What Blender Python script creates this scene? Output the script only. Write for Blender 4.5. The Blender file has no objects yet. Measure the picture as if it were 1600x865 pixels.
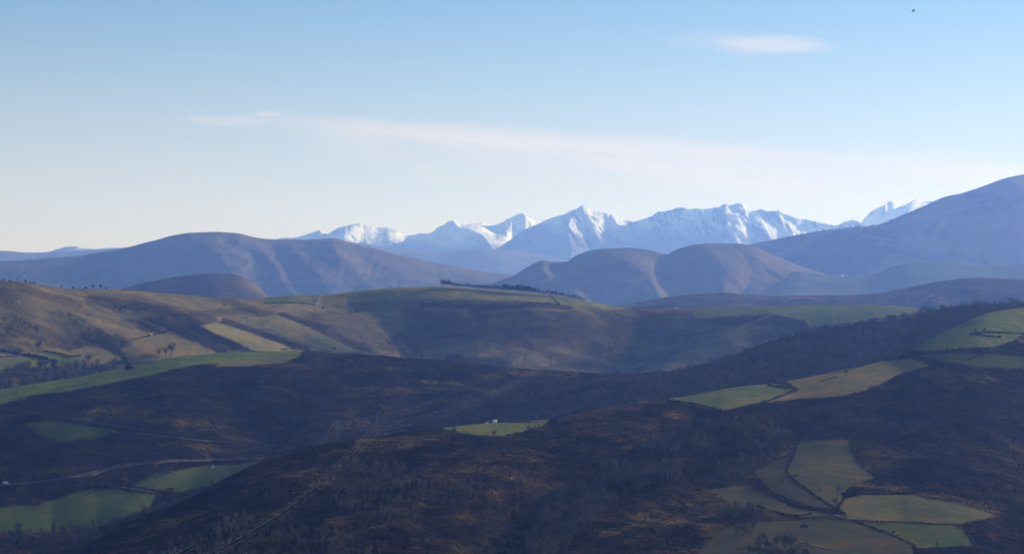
import bpy, math
import numpy as np
from mathutils import Vector

# ------------------------------------------------------------------ camera
scene = bpy.context.scene
W0, H0 = 1600.0, 865.0            # size of the photograph the measures below were taken from
HFOV = math.radians(26.0)
F = (W0 / 2) / math.tan(HFOV / 2)
HORIZON = 490.0                   # row of the true horizon
PITCH = math.atan((HORIZON - H0 / 2) / F)
cam_d = bpy.data.cameras.new('camera')
cam = bpy.data.objects.new('camera', cam_d)
scene.collection.objects.link(cam)
cam_d.sensor_fit = 'HORIZONTAL'
cam_d.angle = HFOV
cam_d.clip_start = 1.0
cam_d.clip_end = 150000.0
cam.location = (0, 0, 0)
cam.rotation_euler = (math.pi / 2 + PITCH, 0, 0)
scene.camera = cam

# ------------------------------------------------------------------ light
SUN_EL = math.radians(15.0)
SUN_AZ = math.radians(48.0)       # to the right of the viewing direction (+Y)
sd = Vector((math.sin(SUN_AZ) * math.cos(SUN_EL), math.cos(SUN_AZ) * math.cos(SUN_EL), math.sin(SUN_EL)))
sun_d = bpy.data.lights.new('sun', 'SUN')
sun_d.energy = 5.0
sun_d.angle = math.radians(0.5)
sun_d.color = (1.0, 0.93, 0.86)
sun = bpy.data.objects.new('sun', sun_d)
scene.collection.objects.link(sun)
sun.rotation_euler = sd.to_track_quat('Z', 'Y').to_euler()

scene.view_settings.view_transform = 'Standard'
scene.view_settings.look = 'None'
scene.view_settings.exposure = 0.35
scene.view_settings.gamma = 1.0
scene.view_settings.use_curve_mapping = False
scene.render.engine = 'CYCLES'
scene.cycles.volume_bounces = 3
scene.cycles.max_bounces = 6

world = bpy.data.worlds.new('World')
scene.world = world
world.use_nodes = True
nt = world.node_tree
for n in list(nt.nodes):
    nt.nodes.remove(n)


class NG:
    """tiny node-graph helper"""
    def __init__(self, tree):
        self.t = tree

    def n(self, typ, **kw):
        nd = self.t.nodes.new(typ)
        for k, v in kw.items():
            setattr(nd, k, v)
        return nd

    def l(self, a, b):
        self.t.links.new(a, b)

    def math(self, op, a, b=None, c=None, clamp=False):
        nd = self.n('ShaderNodeMath', operation=op, use_clamp=clamp)
        for i, v in enumerate((a, b, c)):
            if v is None:
                continue
            if isinstance(v, (int, float)):
                nd.inputs[i].default_value = v
            else:
                self.l(v, nd.inputs[i])
        return nd.outputs[0]

    def mix(self, fac, a, b, blend='MIX'):
        nd = self.n('ShaderNodeMix', data_type='RGBA', blend_type=blend)
        for sock, v in ((nd.inputs[0], fac), (nd.inputs[6], a), (nd.inputs[7], b)):
            if isinstance(v, (int, float)):
                sock.default_value = v
            elif isinstance(v, tuple):
                sock.default_value = (*v, 1.0)
            else:
                self.l(v, sock)
        return nd.outputs[2]

    def ramp(self, x, a, b, lo=0.0, hi=1.0):
        nd = self.n('ShaderNodeMapRange', interpolation_type='SMOOTHSTEP')
        self.l(x, nd.inputs[0])
        for i, v in ((1, a), (2, b), (3, lo), (4, hi)):
            nd.inputs[i].default_value = v
        return nd.outputs[0]


g = NG(nt)
sky = g.n('ShaderNodeTexSky', sky_type='NISHITA')
sky.sun_disc = False
sky.sun_elevation = SUN_EL
sky.sun_rotation = SUN_AZ
sky.altitude = 700.0
sky.air_density = 1.0
sky.dust_density = 0.3
sky.ozone_density = 4.5
# thin high cloud, laid out by compass direction and height above the horizon
tc = g.n('ShaderNodeTexCoord')
sep = g.n('ShaderNodeSeparateXYZ')
g.l(tc.outputs['Generated'], sep.inputs[0])
az = g.math('ARCTAN2', sep.outputs[0], sep.outputs[1])
el = g.math('ARCSINE', sep.outputs[2])
comb = g.n('ShaderNodeCombineXYZ')
g.l(az, comb.inputs[0])
g.l(g.math('MULTIPLY', g.math('ADD', el, g.math('MULTIPLY', az, 0.1)), 9.0), comb.inputs[1])
nz = g.n('ShaderNodeTexNoise')
nz.inputs['Scale'].default_value = 9.0
nz.inputs['Detail'].default_value = 7.0
nz.inputs['Roughness'].default_value = 0.68
g.l(comb.outputs[0], nz.inputs['Vector'])
wob = g.math('SUBTRACT', nz.outputs['Fac'], 0.5)
# long band of cirrostratus sinking to the right, its lower edge fading out
bc = g.math('SUBTRACT', 0.0785, g.math('MULTIPLY', az, 0.075))                # height of the band
be = g.math('ADD', g.math('SUBTRACT', el, bc), g.math('MULTIPLY', wob, 0.022))
up = g.ramp(be, -0.001, 0.014, 1.0, 0.0)
wid = g.math('ADD', 0.020, g.math('MULTIPLY', g.math('MAXIMUM', g.math('ADD', az, 0.1), 0.0), 0.12))
dn = g.math('SUBTRACT', 1.0, g.math('DIVIDE', g.math('MULTIPLY', be, -1.0), g.math('MULTIPLY', wid, 1.9)), clamp=True)
left = g.ramp(az, -0.19, -0.03)
streak = g.math('ADD', 0.75, g.math('MULTIPLY', wob, 1.2), clamp=True)
band = g.math('MULTIPLY', g.math('MULTIPLY', up, dn), g.math('MULTIPLY', left, streak))


def puff(u, v, ru, rv, s, edge=1.1):
    a0, e0 = (u - 800) / F, (HORIZON - v) / F
    dx = g.math('DIVIDE', g.math('SUBTRACT', az, a0), ru / F)
    dy = g.math('DIVIDE', g.math('SUBTRACT', el, e0), rv / F)
    r = g.math('SQRT', g.math('ADD', g.math('MULTIPLY', dx, dx), g.math('MULTIPLY', dy, dy)))
    r = g.math('ADD', r, g.math('MULTIPLY', wob, 1.7))
    return g.ramp(r, edge, 0.25, 0.0, s)


cl = band
for p in ((1200, 75, 115, 22, 0.6), (1120, 66, 120, 20, 0.22), (1245, 70, 70, 16, 0.35), (418, 181, 34, 8, 0.6), (360, 192, 150, 17, 0.5), (560, 208, 200, 24, 0.45)):
    cl = g.math('MAXIMUM', cl, puff(*p))
veil = g.ramp(el, 0.0, 0.16, 0.66, 0.0)          # milky air low in the sky
fac = g.math('MULTIPLY', g.math('MAXIMUM', cl, veil), 0.78)
skyc = g.mix(fac, sky.outputs[0], (8.7, 7.3, 6.8))
bg = g.n('ShaderNodeBackground')
bg.inputs[1].default_value = 0.090
g.l(skyc, bg.inputs[0])
wo = g.n('ShaderNodeOutputWorld')
g.l(bg.outputs[0], wo.inputs[0])

# ------------------------------------------------------------------ helpers
rng = np.random.default_rng(7)


def project_points(u, v, D):
    """pixel of the photograph + forward distance -> world point (arrays)"""
    a = (u - W0 / 2) / F
    b = (H0 / 2 - v) / F
    cy = math.cos(PITCH) - b * math.sin(PITCH)
    cz = math.sin(PITCH) + b * math.cos(PITCH)
    k = D / cy
    return np.stack([a * k, D + 0 * a, cz * k], -1)


_perm = np.random.default_rng(3).permutation(512)
_perm = np.concatenate([_perm, _perm])
_rv = np.random.default_rng(5).random(1024)


def vnoise(x, y, seed=0):
    xi = np.floor(x).astype(np.int64); yi = np.floor(y).astype(np.int64)
    fx = x - xi; fy = y - yi
    fx = fx * fx * (3 - 2 * fx); fy = fy * fy * (3 - 2 * fy)
    def h(a, b):
        return _rv[_perm[(_perm[(a + seed * 37) & 511] + b) & 511]]
    return (h(xi, yi) * (1 - fx) * (1 - fy) + h(xi + 1, yi) * fx * (1 - fy)
            + h(xi, yi + 1) * (1 - fx) * fy + h(xi + 1, yi + 1) * fx * fy) * 2 - 1


def fbm(x, y, oct=5, seed=0, gain=0.5, ridged=False):
    s = 0; a = 1.0; t = 0
    for o in range(oct):
        n = vnoise(x * 2 ** o + 17.3 * o, y * 2 ** o - 9.1 * o, seed + o)
        if ridged:
            n = 1 - 2 * np.abs(n)
        s = s + a * n; t += a; a *= gain
    return s / t


def sm(x, a, b):
    t = np.clip((x - a) / (b - a), 0, 1)
    return t * t * (3 - 2 * t)


def inpoly(px, py, poly):
    ins = np.zeros(px.shape, bool)
    n = len(poly); j = n - 1
    for i in range(n):
        xi, yi = poly[i]; xj, yj = poly[j]
        c = ((yi > py) != (yj > py)) & (px < (xj - xi) * (py - yi) / ((yj - yi) if yj != yi else 1e-9) + xi)
        ins ^= c
        j = i
    return ins


def polydist(px, py, line):
    """signed side and distance to a polyline, + parameter 0..1 along it"""
    best = np.full(px.shape, 1e9); side = np.zeros(px.shape); par = np.zeros(px.shape)
    n = len(line) - 1
    for i in range(n):
        x0, y0 = line[i]; x1, y1 = line[i + 1]
        dx, dy = x1 - x0, y1 - y0
        L = dx * dx + dy * dy
        t = np.clip(((px - x0) * dx + (py - y0) * dy) / L, 0, 1)
        ex = px - (x0 + t * dx); ey = py - (y0 + t * dy)
        d = np.hypot(ex, ey)
        m = d < best
        best = np.where(m, d, best)
        side = np.where(m, ex, side)
        par = np.where(m, (i + t) / n, par)
    return best, side, par


def new_mesh(name, verts, faces, mat, parent=None, attrs=None, smooth=False, link=True):
    """verts (N,3) array, faces (M,3) or (M,4) array"""
    me = bpy.data.meshes.new(name)
    verts = np.asarray(verts, np.float32); faces = np.asarray(faces, np.int32)
    k = faces.shape[1]
    me.vertices.add(len(verts)); me.vertices.foreach_set('co', verts.ravel())
    me.loops.add(faces.size); me.loops.foreach_set('vertex_index', faces.ravel())
    me.polygons.add(len(faces))
    me.polygons.foreach_set('loop_start', np.arange(0, faces.size, k, dtype=np.int32))
    me.polygons.foreach_set('loop_total', np.full(len(faces), k, np.int32))
    if smooth:
        me.polygons.foreach_set('use_smooth', np.ones(len(faces), bool))
    me.update(calc_edges=True)
    if attrs is not None:
        at = me.color_attributes.new('tint', 'FLOAT_COLOR', 'POINT')
        c = np.ones((len(verts), 4), np.float32); c[:, :3] = attrs
        at.data.foreach_set('color', c.ravel())
    me.materials.append(mat)
    o = bpy.data.objects.new(name, me)
    if link:
        scene.collection.objects.link(o)
    if parent is not None:
        o.parent = parent
    return o


def tag(o, label=None, category=None, group=None, kind=None):
    if label: o['label'] = label
    if category: o['category'] = category
    if group: o['group'] = group
    if kind: o['kind'] = kind
    return o


def empty(name, loc, rz=0.0):
    o = bpy.data.objects.new(name, None)
    o.empty_display_size = 1.0
    o.location = loc
    o.rotation_euler = (0, 0, rz)
    scene.collection.objects.link(o)
    return o


# ------------------------------------------------------------------ materials
def ground_material(name, scales, amount, bump=0.0, bscale=0.2, warm=(1.25, 1.0, 0.8), cold=(0.62, 0.7, 0.8)):
    """colour from the ground's own cover (mesh attribute) broken up by patchy growth"""
    m = bpy.data.materials.new(name); m.use_nodes = True
    t = NG(m.node_tree)
    bs = m.node_tree.nodes['Principled BSDF']
    bs.inputs['Roughness'].default_value = 0.95
    bs.inputs['Specular IOR Level'].default_value = 0.0
    at = t.n('ShaderNodeVertexColor', layer_name='tint')
    geo = t.n('ShaderNodeNewGeometry')
    col = at.outputs[0]
    for i, (s, a) in enumerate(zip(scales, amount)):
        nz = t.n('ShaderNodeTexNoise')
        nz.inputs['Scale'].default_value = s
        nz.inputs['Detail'].default_value = 4.0
        nz.inputs['Roughness'].default_value = 0.65
        mp = t.n('ShaderNodeMapping')
        mp.inputs['Location'].default_value = (137.0 * i, 51.0 * i, 0)
        t.l(geo.outputs['Position'], mp.inputs[0])
        t.l(mp.outputs[0], nz.inputs['Vector'])
        f = t.ramp(nz.outputs['Fac'], 0.32, 0.68)
        c = t.mix(f, tuple(x * 1.0 for x in cold), warm)
        col2 = t.mix(a, col, t.mix(1.0, col, c, 'MULTIPLY'))
        col = col2
    t.l(col, bs.inputs['Base Color'])
    if bump:
        nz = t.n('ShaderNodeTexNoise')
        nz.inputs['Scale'].default_value = bscale
        nz.inputs['Detail'].default_value = 5.0
        t.l(geo.outputs['Position'], nz.inputs['Vector'])
        b = t.n('ShaderNodeBump')
        b.inputs['Strength'].default_value = 1.0
        b.inputs['Distance'].default_value = bump
        t.l(nz.outputs['Fac'], b.inputs['Height'])
        t.l(b.outputs[0], bs.inputs['Normal'])
    return m


def plain(name, col, rough=0.8, vary=0.0, scale=1.0, metal=0.0):
    m = bpy.data.materials.new(name); m.use_nodes = True
    bs = m.node_tree.nodes['Principled BSDF']
    bs.inputs['Base Color'].default_value = (*col, 1)
    bs.inputs['Roughness'].default_value = rough
    bs.inputs['Metallic'].default_value = metal
    bs.inputs['Specular IOR Level'].default_value = 0.0 if rough >= 0.85 else 0.25
    if vary:
        t = NG(m.node_tree)
        nz = t.n('ShaderNodeTexNoise'); nz.inputs['Scale'].default_value = scale
        nz.inputs['Detail'].default_value = 3.0
        geo = t.n('ShaderNodeNewGeometry')
        t.l(geo.outputs['Position'], nz.inputs['Vector'])
        f = t.ramp(nz.outputs['Fac'], 0.3, 0.7)
        lo = tuple(c * (1 - vary) for c in col); hi = tuple(min(1, c * (1 + vary)) for c in col)
        t.l(t.mix(f, lo, hi), bs.inputs['Base Color'])
    return m


M_heath = ground_material('heath_and_bracken', (0.012, 0.045, 0.16, 0.6), (0.85, 0.95, 0.95, 0.7), 2.6, 0.16, (1.5, 1.34, 1.05), (0.32, 0.36, 0.42))
M_grass = ground_material('pasture_grass', (0.015, 0.05, 0.25), (0.7, 0.75, 0.7), 0.25, 0.3,
                          (1.35, 1.12, 0.8), (0.72, 0.88, 0.8))
M_mid = ground_material('rough_hill_grass', (0.010, 0.04, 0.16), (0.5, 0.65, 0.7), 1.8, 0.08,
                        (1.3, 1.1, 0.9), (0.6, 0.68, 0.75))
M_far = ground_material('far_hill_cover', (0.0025, 0.012, 0.05), (0.4, 0.45, 0.45), 5.0, 0.02,
                        (1.2, 1.0, 0.9), (0.75, 0.85, 0.9))
M_snow = ground_material('snow_and_rock', (0.0012, 0.004), (0.12, 0.12), 14.0, 0.004,
                         (1.05, 1.0, 0.95), (0.9, 0.95, 1.0))
M_twig = plain('bare_twigs', (0.055, 0.047, 0.038), 0.9, 0.6, 0.02)
M_twig_pale = plain('pale_bare_twigs', (0.084, 0.075, 0.062), 0.9, 0.5, 0.03)
M_bark = plain('bark', (0.09, 0.075, 0.06), 0.9)
M_ever = plain('evergreen_leaves', (0.028, 0.038, 0.018), 0.85, 0.3, 0.3)
M_gorse = plain('gorse_and_bramble', (0.018, 0.016, 0.012), 0.9, 0.6, 0.03)
M_hedge = plain('hedge_leaves', (0.04, 0.042, 0.028), 0.9, 0.4, 0.2)
M_white = plain('white_render', (0.8, 0.78, 0.74), 0.7)
M_roof = plain('dark_roof', (0.16, 0.09, 0.06), 0.8, 0.3, 1.0)
M_track = plain('pale_dirt', (0.10, 0.083, 0.065), 0.95, 0.3, 0.08)
M_steel = plain('galvanised_steel', (0.07, 0.072, 0.075), 0.55, metal=0.4)
M_wire = plain('aluminium_wire', (0.16, 0.14, 0.13), 0.5)
M_dark = plain('dark_glass', (0.02, 0.02, 0.025), 0.2)
M_tyre = plain('tyre_rubber', (0.02, 0.02, 0.02), 0.9)
M_feather = plain('black_feathers', (0.015, 0.015, 0.018), 0.7)
M_wood = plain('weathered_wood', (0.10, 0.08, 0.06), 0.9)
M_soil = plain('valley_soil', (0.07, 0.065, 0.045), 0.95, 0.3, 0.003)

# colours of ground cover (albedo)
GREEN = (0.105, 0.160, 0.045)
DULLG = (0.120, 0.140, 0.066)
DARKG = (0.070, 0.095, 0.045)
TAN = (0.205, 0.165, 0.095)
STRAW = (0.235, 0.180, 0.075)
BROWN = (0.066, 0.058, 0.032)
RUST = (0.046, 0.031, 0.019)
HEATH = (0.025, 0.023, 0.016)
GORSE = (0.008, 0.009, 0.007)
HILL = (0.165, 0.142, 0.088)
EB = (0.090, 0.078, 0.040)
ER = (0.082, 0.062, 0.036)
WOOD = (0.026, 0.024, 0.017)


# ------------------------------------------------------------------ terrain
class Layer:
    """One fold of the land: everything between its skyline and the foot where a nearer fold hides it."""
    def __init__(self, name, crest, foot, dist_c, dist_f, mat, step=(1.9, 1.7), round_=0.35,
                 edge=1.0, u0=None, u1=None, seed=0, k=None, calm=0):
        self.name = name; self.mat = mat
        cu, cv = np.array(crest, float).T
        fu, fv = np.array(foot, float).T
        self.u0 = cu[0] if u0 is None else u0
        self.u1 = cu[-1] if u1 is None else u1
        nu = int((self.u1 - self.u0) / step[0]) + 1
        u = np.linspace(self.u0, self.u1, nu)
        c = self.pchip(u, cu, cv)
        c = c + edge * (0.8 * fbm(u / 38, u * 0 + seed, 5, seed))
        if mat is M_snow:
            c = c + 2.0 * np.maximum(fbm(u / 9, u * 0 + seed, 4, seed + 3, .6), -.6)
        f = np.interp(u, fu, fv)
        f = np.maximum(f, c + 3)
        nv = int((f - c).max() / step[1]) + 2
        t = np.linspace(0, 1, nv)
        self.U = np.repeat(u[None, :], nv, 0)
        self.T = np.repeat(t[:, None], nu, 1)
        self.V = c[None, :] + (f - c)[None, :] * self.T
        du, dc = np.array(dist_c, float).T
        dfu, dff = np.array(dist_f, float).T
        self.calm = calm
        self.k = k if k else 1.42 if mat is M_far else (1.28 if dc.mean() > 5000 and mat is M_mid else 1.0)
        Dc = self.pchip(u, du, dc) * self.k; Df = self.pchip(u, dfu, dff) * self.k
        gt = (1 - round_) * t + round_ * np.sqrt(t)
        self.D = Dc[None, :] - (Dc - Df)[None, :] * gt[:, None]
        self.Dc = Dc; self.Df = Df; self.base = self.D.copy()
        self.c = c; self.f = f; self.u = u
        self.X = (self.U - 800) / F * self.D
        self.col = np.zeros(self.U.shape + (3,), np.float32)
        self.fields = []

    @staticmethod
    def pchip(x, xp, yp):
        if len(xp) < 3:
            return np.interp(x, xp, yp)
        h = np.diff(xp); d = np.diff(yp) / h
        m = np.zeros(len(xp))
        for i in range(1, len(xp) - 1):
            if d[i - 1] * d[i] > 0:
                w1, w2 = 2 * h[i] + h[i - 1], h[i] + 2 * h[i - 1]
                m[i] = (w1 + w2) / (w1 / d[i - 1] + w2 / d[i])
        m[0], m[-1] = d[0], d[-1]
        i = np.clip(np.searchsorted(xp, x) - 1, 0, len(xp) - 2)
        t = np.clip((x - xp[i]) / h[i], 0, 1)
        return ((2 * t ** 3 - 3 * t ** 2 + 1) * yp[i] + (t ** 3 - 2 * t ** 2 + t) * h[i] * m[i]
                + (-2 * t ** 3 + 3 * t ** 2) * yp[i + 1] + (t ** 3 - t ** 2) * h[i] * m[i + 1])

    def fold(self, line, amp, wl, wr):
        """a spur (amp > 0, metres nearer) or a ravine (amp < 0) along a line, wl/wr = reach left and right"""
        d, side, par = polydist(self.U, self.V, line)
        w = wl + (wr - wl) * (0.5 + 0.5 * side / (d + 1e-6))
        k = np.clip(1 - d / w, 0, 1)
        k = k * k * (3 - 2 * k) * 0.5 + k * 0.5
        if self.calm:            # keep the brow of the hill smooth
            k = k * sm(self.V - self.c, self.calm * .4, self.calm * 1.4)
        self.D -= amp * self.k * k

    def rough(self, amp, wave, oct=5, ridged=False, seed=0, stretch=1.0, gain=0.5, fade=True):
        wave = wave * self.k
        n = fbm(self.X / wave, self.D / (wave * stretch), oct, seed, gain, ridged)
        k = np.minimum(1, 0.25 + self.T * 6) if fade else 1
        self.D -= amp * self.k * n * k

    def crease(self, lines, warp=5.0, soft=0.35):
        """spurs (negative = nearer) and ravines (positive) side by side, each a line running down the hill"""
        U = self.U + warp * fbm(self.U / 45, self.V / 45, 4, 63)
        out = None; prev = None
        for ln, off in lines:
            p = np.array(ln, float); o = np.argsort(p[:, 1])
            pv_, pu_ = p[o, 1], p[o, 0]
            ul = np.interp(self.V, pv_, pu_)
            a = (pu_[-1] - pu_[-2]) / (pv_[-1] - pv_[-2]); b = (pu_[1] - pu_[0]) / (pv_[1] - pv_[0])
            ul = np.where(self.V > pv_[-1], pu_[-1] + a * (self.V - pv_[-1]), ul)
            ul = np.where(self.V < pv_[0], pu_[0] + b * (self.V - pv_[0]), ul)
            if prev is None:
                out = np.full(U.shape, float(off))
            else:
                pu, po = prev
                t = np.clip((U - pu) / np.maximum(ul - pu, 4), 0, 1)
                t = (1 - soft) * t + soft * t * t * (3 - 2 * t)
                out = np.where(U > pu, po + (off - po) * t, out)
            prev = (ul, off)
        self.D += self.k * out * np.minimum(1, self.T * 5)

    def finish_depth(self, mind=0.15):
        """keep the ground a height field: distance always grows towards the skyline"""
        D = self.D[::-1].copy()
        lo = 0.3 * np.maximum(self.Dc - self.Df, 60) / D.shape[0]
        for i in range(1, D.shape[0]):
            D[i] = np.maximum(D[i], D[i - 1] + lo)
        D = D[::-1]
        for _ in range(0 if self.mat is M_snow else (1 if self.mat is M_far else 2)):
            D[1:-1] = (D[:-2] + 2 * D[1:-1] + D[2:]) / 4
            D[:, 1:-1] = (D[:, :-2] + 2 * D[:, 1:-1] + D[:, 2:]) / 4
        self.D = D
        self.X = (self.U - 800) / F * self.D

    def paint(self, col, mask=None, amount=1.0):
        m = np.ones(self.U.shape) if mask is None else mask.astype(float)
        m = (m * amount)[..., None]
        self.col = (self.col * (1 - m) + np.array(col, np.float32) * m).astype(np.float32)

    def patch(self, col, line, w, amount=0.8, seed=1, h=None):
        d, s, p = polydist(self.U, self.V, line)
        d = d + w * 0.45 * fbm(self.X / (w * 0.9), self.D / (w * 1.8), 4, seed)
        self.paint(col, sm(d, w, w * 0.35), amount)

    def field(self, name, label, poly, col, wob=2.4, keep=True):
        col = (col[0] * 1.12, col[1] * 1.12, col[2] * 0.92)
        n1 = fbm(self.X / 18, self.D / 30, 4, 11) * wob * 1.5
        n2 = fbm(self.X / 18, self.D / 30, 3, 23) * wob * 0.6
        m = inpoly(self.U + n1, self.V + n2, poly)
        mm = m.astype(float)
        k = mm.copy()
        k[1:-1, 1:-1] = (mm[1:-1, 1:-1] * 2 + mm[:-2, 1:-1] + mm[2:, 1:-1] + mm[1:-1, :-2] + mm[1:-1, 2:]) / 6
        # farmed ground lies smoother than the rough land round it
        def box(a, n, ax):
            pad = [(0, 0), (0, 0)]; pad[ax] = (n, n)
            c = np.cumsum(np.pad(a, pad, mode='edge'), axis=ax)
            return (np.take(c, range(2 * n, c.shape[ax]), ax) - np.take(c, range(0, c.shape[ax] - 2 * n), ax)) / (2 * n)
        if mm.any() and self.mat is not M_far:
            soft = box(box(mm, 3, 1), 2, 0)
            res = self.D - self.base
            res2 = box(box(box(box(box(res, 12, 1), 5, 0), 12, 1), 5, 0), 8, 1)
            soft = soft * np.minimum(1, self.T * 10) * 0.8
            self.D = self.base + res * (1 - soft) + res2 * soft
        self.paint(col, k)
        dry = sm(fbm(self.X / 34, self.D / 48, 4, len(self.fields) + 5), 0.0, 0.45)
        self.paint((col[0] * 1.35, col[1] * 1.08, col[2] * 1.0), dry * k, 0.4)
        wet = sm(fbm(self.X / 22, self.D / 60, 4, len(self.fields) + 45), 0.1, 0.4)
        self.paint((col[0] * 0.6, col[1] * 0.68, col[2] * 0.7), wet * k, 0.38)
        if keep:
            self.fields.append((name, label, m))

    def build(self, name, label, base_z=-300.0, back=None):
        nv, nu = self.U.shape
        P = project_points(self.U, self.V, self.D)
        # behind the skyline the ground rounds over and drops; below the foot it goes on down into the valley
        Pc = P[0]; Pf = P[-1]
        steps_b = np.array([0.03, 0.08, 0.17, 0.3, 0.5, 0.75, 1.0])
        drop = np.maximum(Pc[:, 2] - base_z, 10)
        backs = []
        for s in steps_b[::-1]:
            q = Pc.copy()
            q[:, 1] += drop * 3.0 * s
            q[:, 0] = Pc[:, 0] * (q[:, 1] / Pc[:, 1])
            # starts level with the line of sight and curves down
            q[:, 2] = Pc[:, 2] + 0 - drop * (s ** 1.25) - 6 * s + np.minimum(0, 0)
            backs.append(q)
        fronts = []
        dropf = np.maximum(Pf[:, 2] - base_z, 10)
        for s in (0.08, 0.25, 0.55, 1.0):
            q = Pf.copy()
            q[:, 1] -= dropf * 3.2 * s
            q[:, 1] = np.maximum(q[:, 1], 60)
            q[:, 0] = Pf[:, 0] * (q[:, 1] / Pf[:, 1])
            q[:, 2] = Pf[:, 2] - dropf * s
            fronts.append(q)
        A = np.concatenate([np.array(backs), P, np.array(fronts)], 0)
        C = np.concatenate([np.repeat(self.col[:1], len(backs), 0), self.col, np.repeat(self.col[-1:], len(fronts), 0)], 0)
        NV = A.shape[0]; nb = len(backs)
        # vertex normals for the whole fold, so that fields cut out of it meet without a seam
        dU = np.gradient(A, axis=1); dV = np.gradient(A, axis=0)
        N = np.cross(dU, -dV); N /= np.linalg.norm(N, axis=-1, keepdims=True) + 1e-9
        N = np.where(N[..., 2:3] < 0, -N, N)
        idx = np.arange(NV * nu).reshape(NV, nu)
        quads = np.stack([idx[1:, :-1], idx[1:, 1:], idx[:-1, 1:], idx[:-1, :-1]], -1)
        owner = np.zeros(quads.shape[:2], int)
        for k, (fn, fl, m) in enumerate(self.fields):
            sub = owner[nb:nb + nv - 1]
            inner = m[:-1, :-1].astype(int) + m[1:, :-1] + m[:-1, 1:] + m[1:, 1:]
            sub[inner >= 2] = k + 1
        A2 = A.reshape(-1, 3); C2 = C.reshape(-1, 3); N2 = N.reshape(-1, 3)
        for k in range(len(self.fields) + 1):
            q = quads[owner == k]
            if len(q) < 4:
                continue
            used, inv = np.unique(q, return_inverse=True)
            q2 = inv.reshape(q.shape)
            nm = name if k == 0 else self.fields[k - 1][0]
            mt = self.mat if k == 0 else M_grass
            if k and self.mat in (M_far,):
                mt = self.mat
            o = new_mesh(nm, A2[used], q2, mt, attrs=C2[used], smooth=True)
            o.data.normals_split_custom_set_from_vertices(N2[used].tolist())
            tag(o, label if k == 0 else self.fields[k - 1][1], kind='structure')
        self.P = P

    def at(self, u, v):
        """world point of the ground seen at pixel (u, v)"""
        u = np.atleast_1d(np.asarray(u, float)); v = np.atleast_1d(np.asarray(v, float))
        x = np.clip((u - self.u0) / (self.u1 - self.u0) * (len(self.u) - 1), 0, len(self.u) - 1.001)
        c = np.interp(u, self.u, self.c); f = np.interp(u, self.u, self.f)
        y = np.clip((v - c) / (f - c), 0, 0.9999) * (self.U.shape[0] - 1)
        i = x.astype(int); j = y.astype(int); fx = (x - i)[:, None]; fy = (y - j)[:, None]
        P = self.P
        return (P[j, i] * (1 - fx) * (1 - fy) + P[j, i + 1] * fx * (1 - fy)
                + P[j + 1, i] * (1 - fx) * fy + P[j + 1, i + 1] * fx * fy)


def const(v):
    return [(-400, v), (2000, v)]


# ---- snow mountains -------------------------------------------------------
def snow_layer(name, label, crest, foot, Dc, thick, seed, snowline, amp=420, wave=1500):
    L = Layer(name, crest, const(foot), const(Dc), const(Dc - thick), M_snow, step=(1.6, 1.5), round_=0.1, edge=0.9, seed=seed)
    return L


# far left blue summit
L = snow_layer('far_mountain', '', [(60, 398), (85, 391), (100, 387), (115, 385), (130, 388), (160, 389), (180, 387), (200, 392)], 412, 30600, 1200, 1, 0)
L.rough(200, 1500, 5, True, 1)
L.finish_depth()
L.paint((0.3, 0.3, 0.32))
L.build('far_mountain', 'faint blue mountain top behind the left end of the skyline')

# left group of snowy summits
crest = [(400, 384), (440, 372), (470, 369), (490, 362), (499, 360), (512, 366), (522, 359), (540, 354), (557, 349), (575, 353), (588, 356),
         (604, 355), (620, 361), (634, 369), (652, 365), (672, 363), (690, 352), (708, 344), (722, 351), (738, 350), (752, 348),
         (770, 351), (785, 347), (800, 339), (814, 332), (824, 338), (838, 344), (870, 356), (900, 372)]
L = snow_layer('snow_mountains', '', crest, 404, 29000, 1400, 3, 0)
for a, b in (((560, 349), (640, 392)), ((690, 352), (770, 384)), ((710, 345), (742, 362)), ((500, 360), (530, 375)), ((815, 333), (790, 356))):
    L.fold([a, b], 620, 70, 34)
for a, b in (((650, 368), (640, 395)), ((765, 352), (800, 380)), ((590, 356), (600, 372))):
    L.fold([a, b], -380, 40, 40)
L.rough(150, 1100, 6, True, 5, gain=0.6)
L.finish_depth(0.5)
rock = sm(fbm(L.U / 14, L.V / 12, 6, 8, .65), 0.02, 0.2)
low = sm(L.V + 7 * fbm(L.X / 900, L.D / 700, 4, 12), 372, 392)
L.paint((0.9, 0.89, 0.88)); L.paint((0.30, 0.30, 0.32), rock, 0.55); L.paint((0.16, 0.17, 0.18), low, 0.9)
L.build('snow_mountains', 'snowy summits left of the highest peak, far away')

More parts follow.
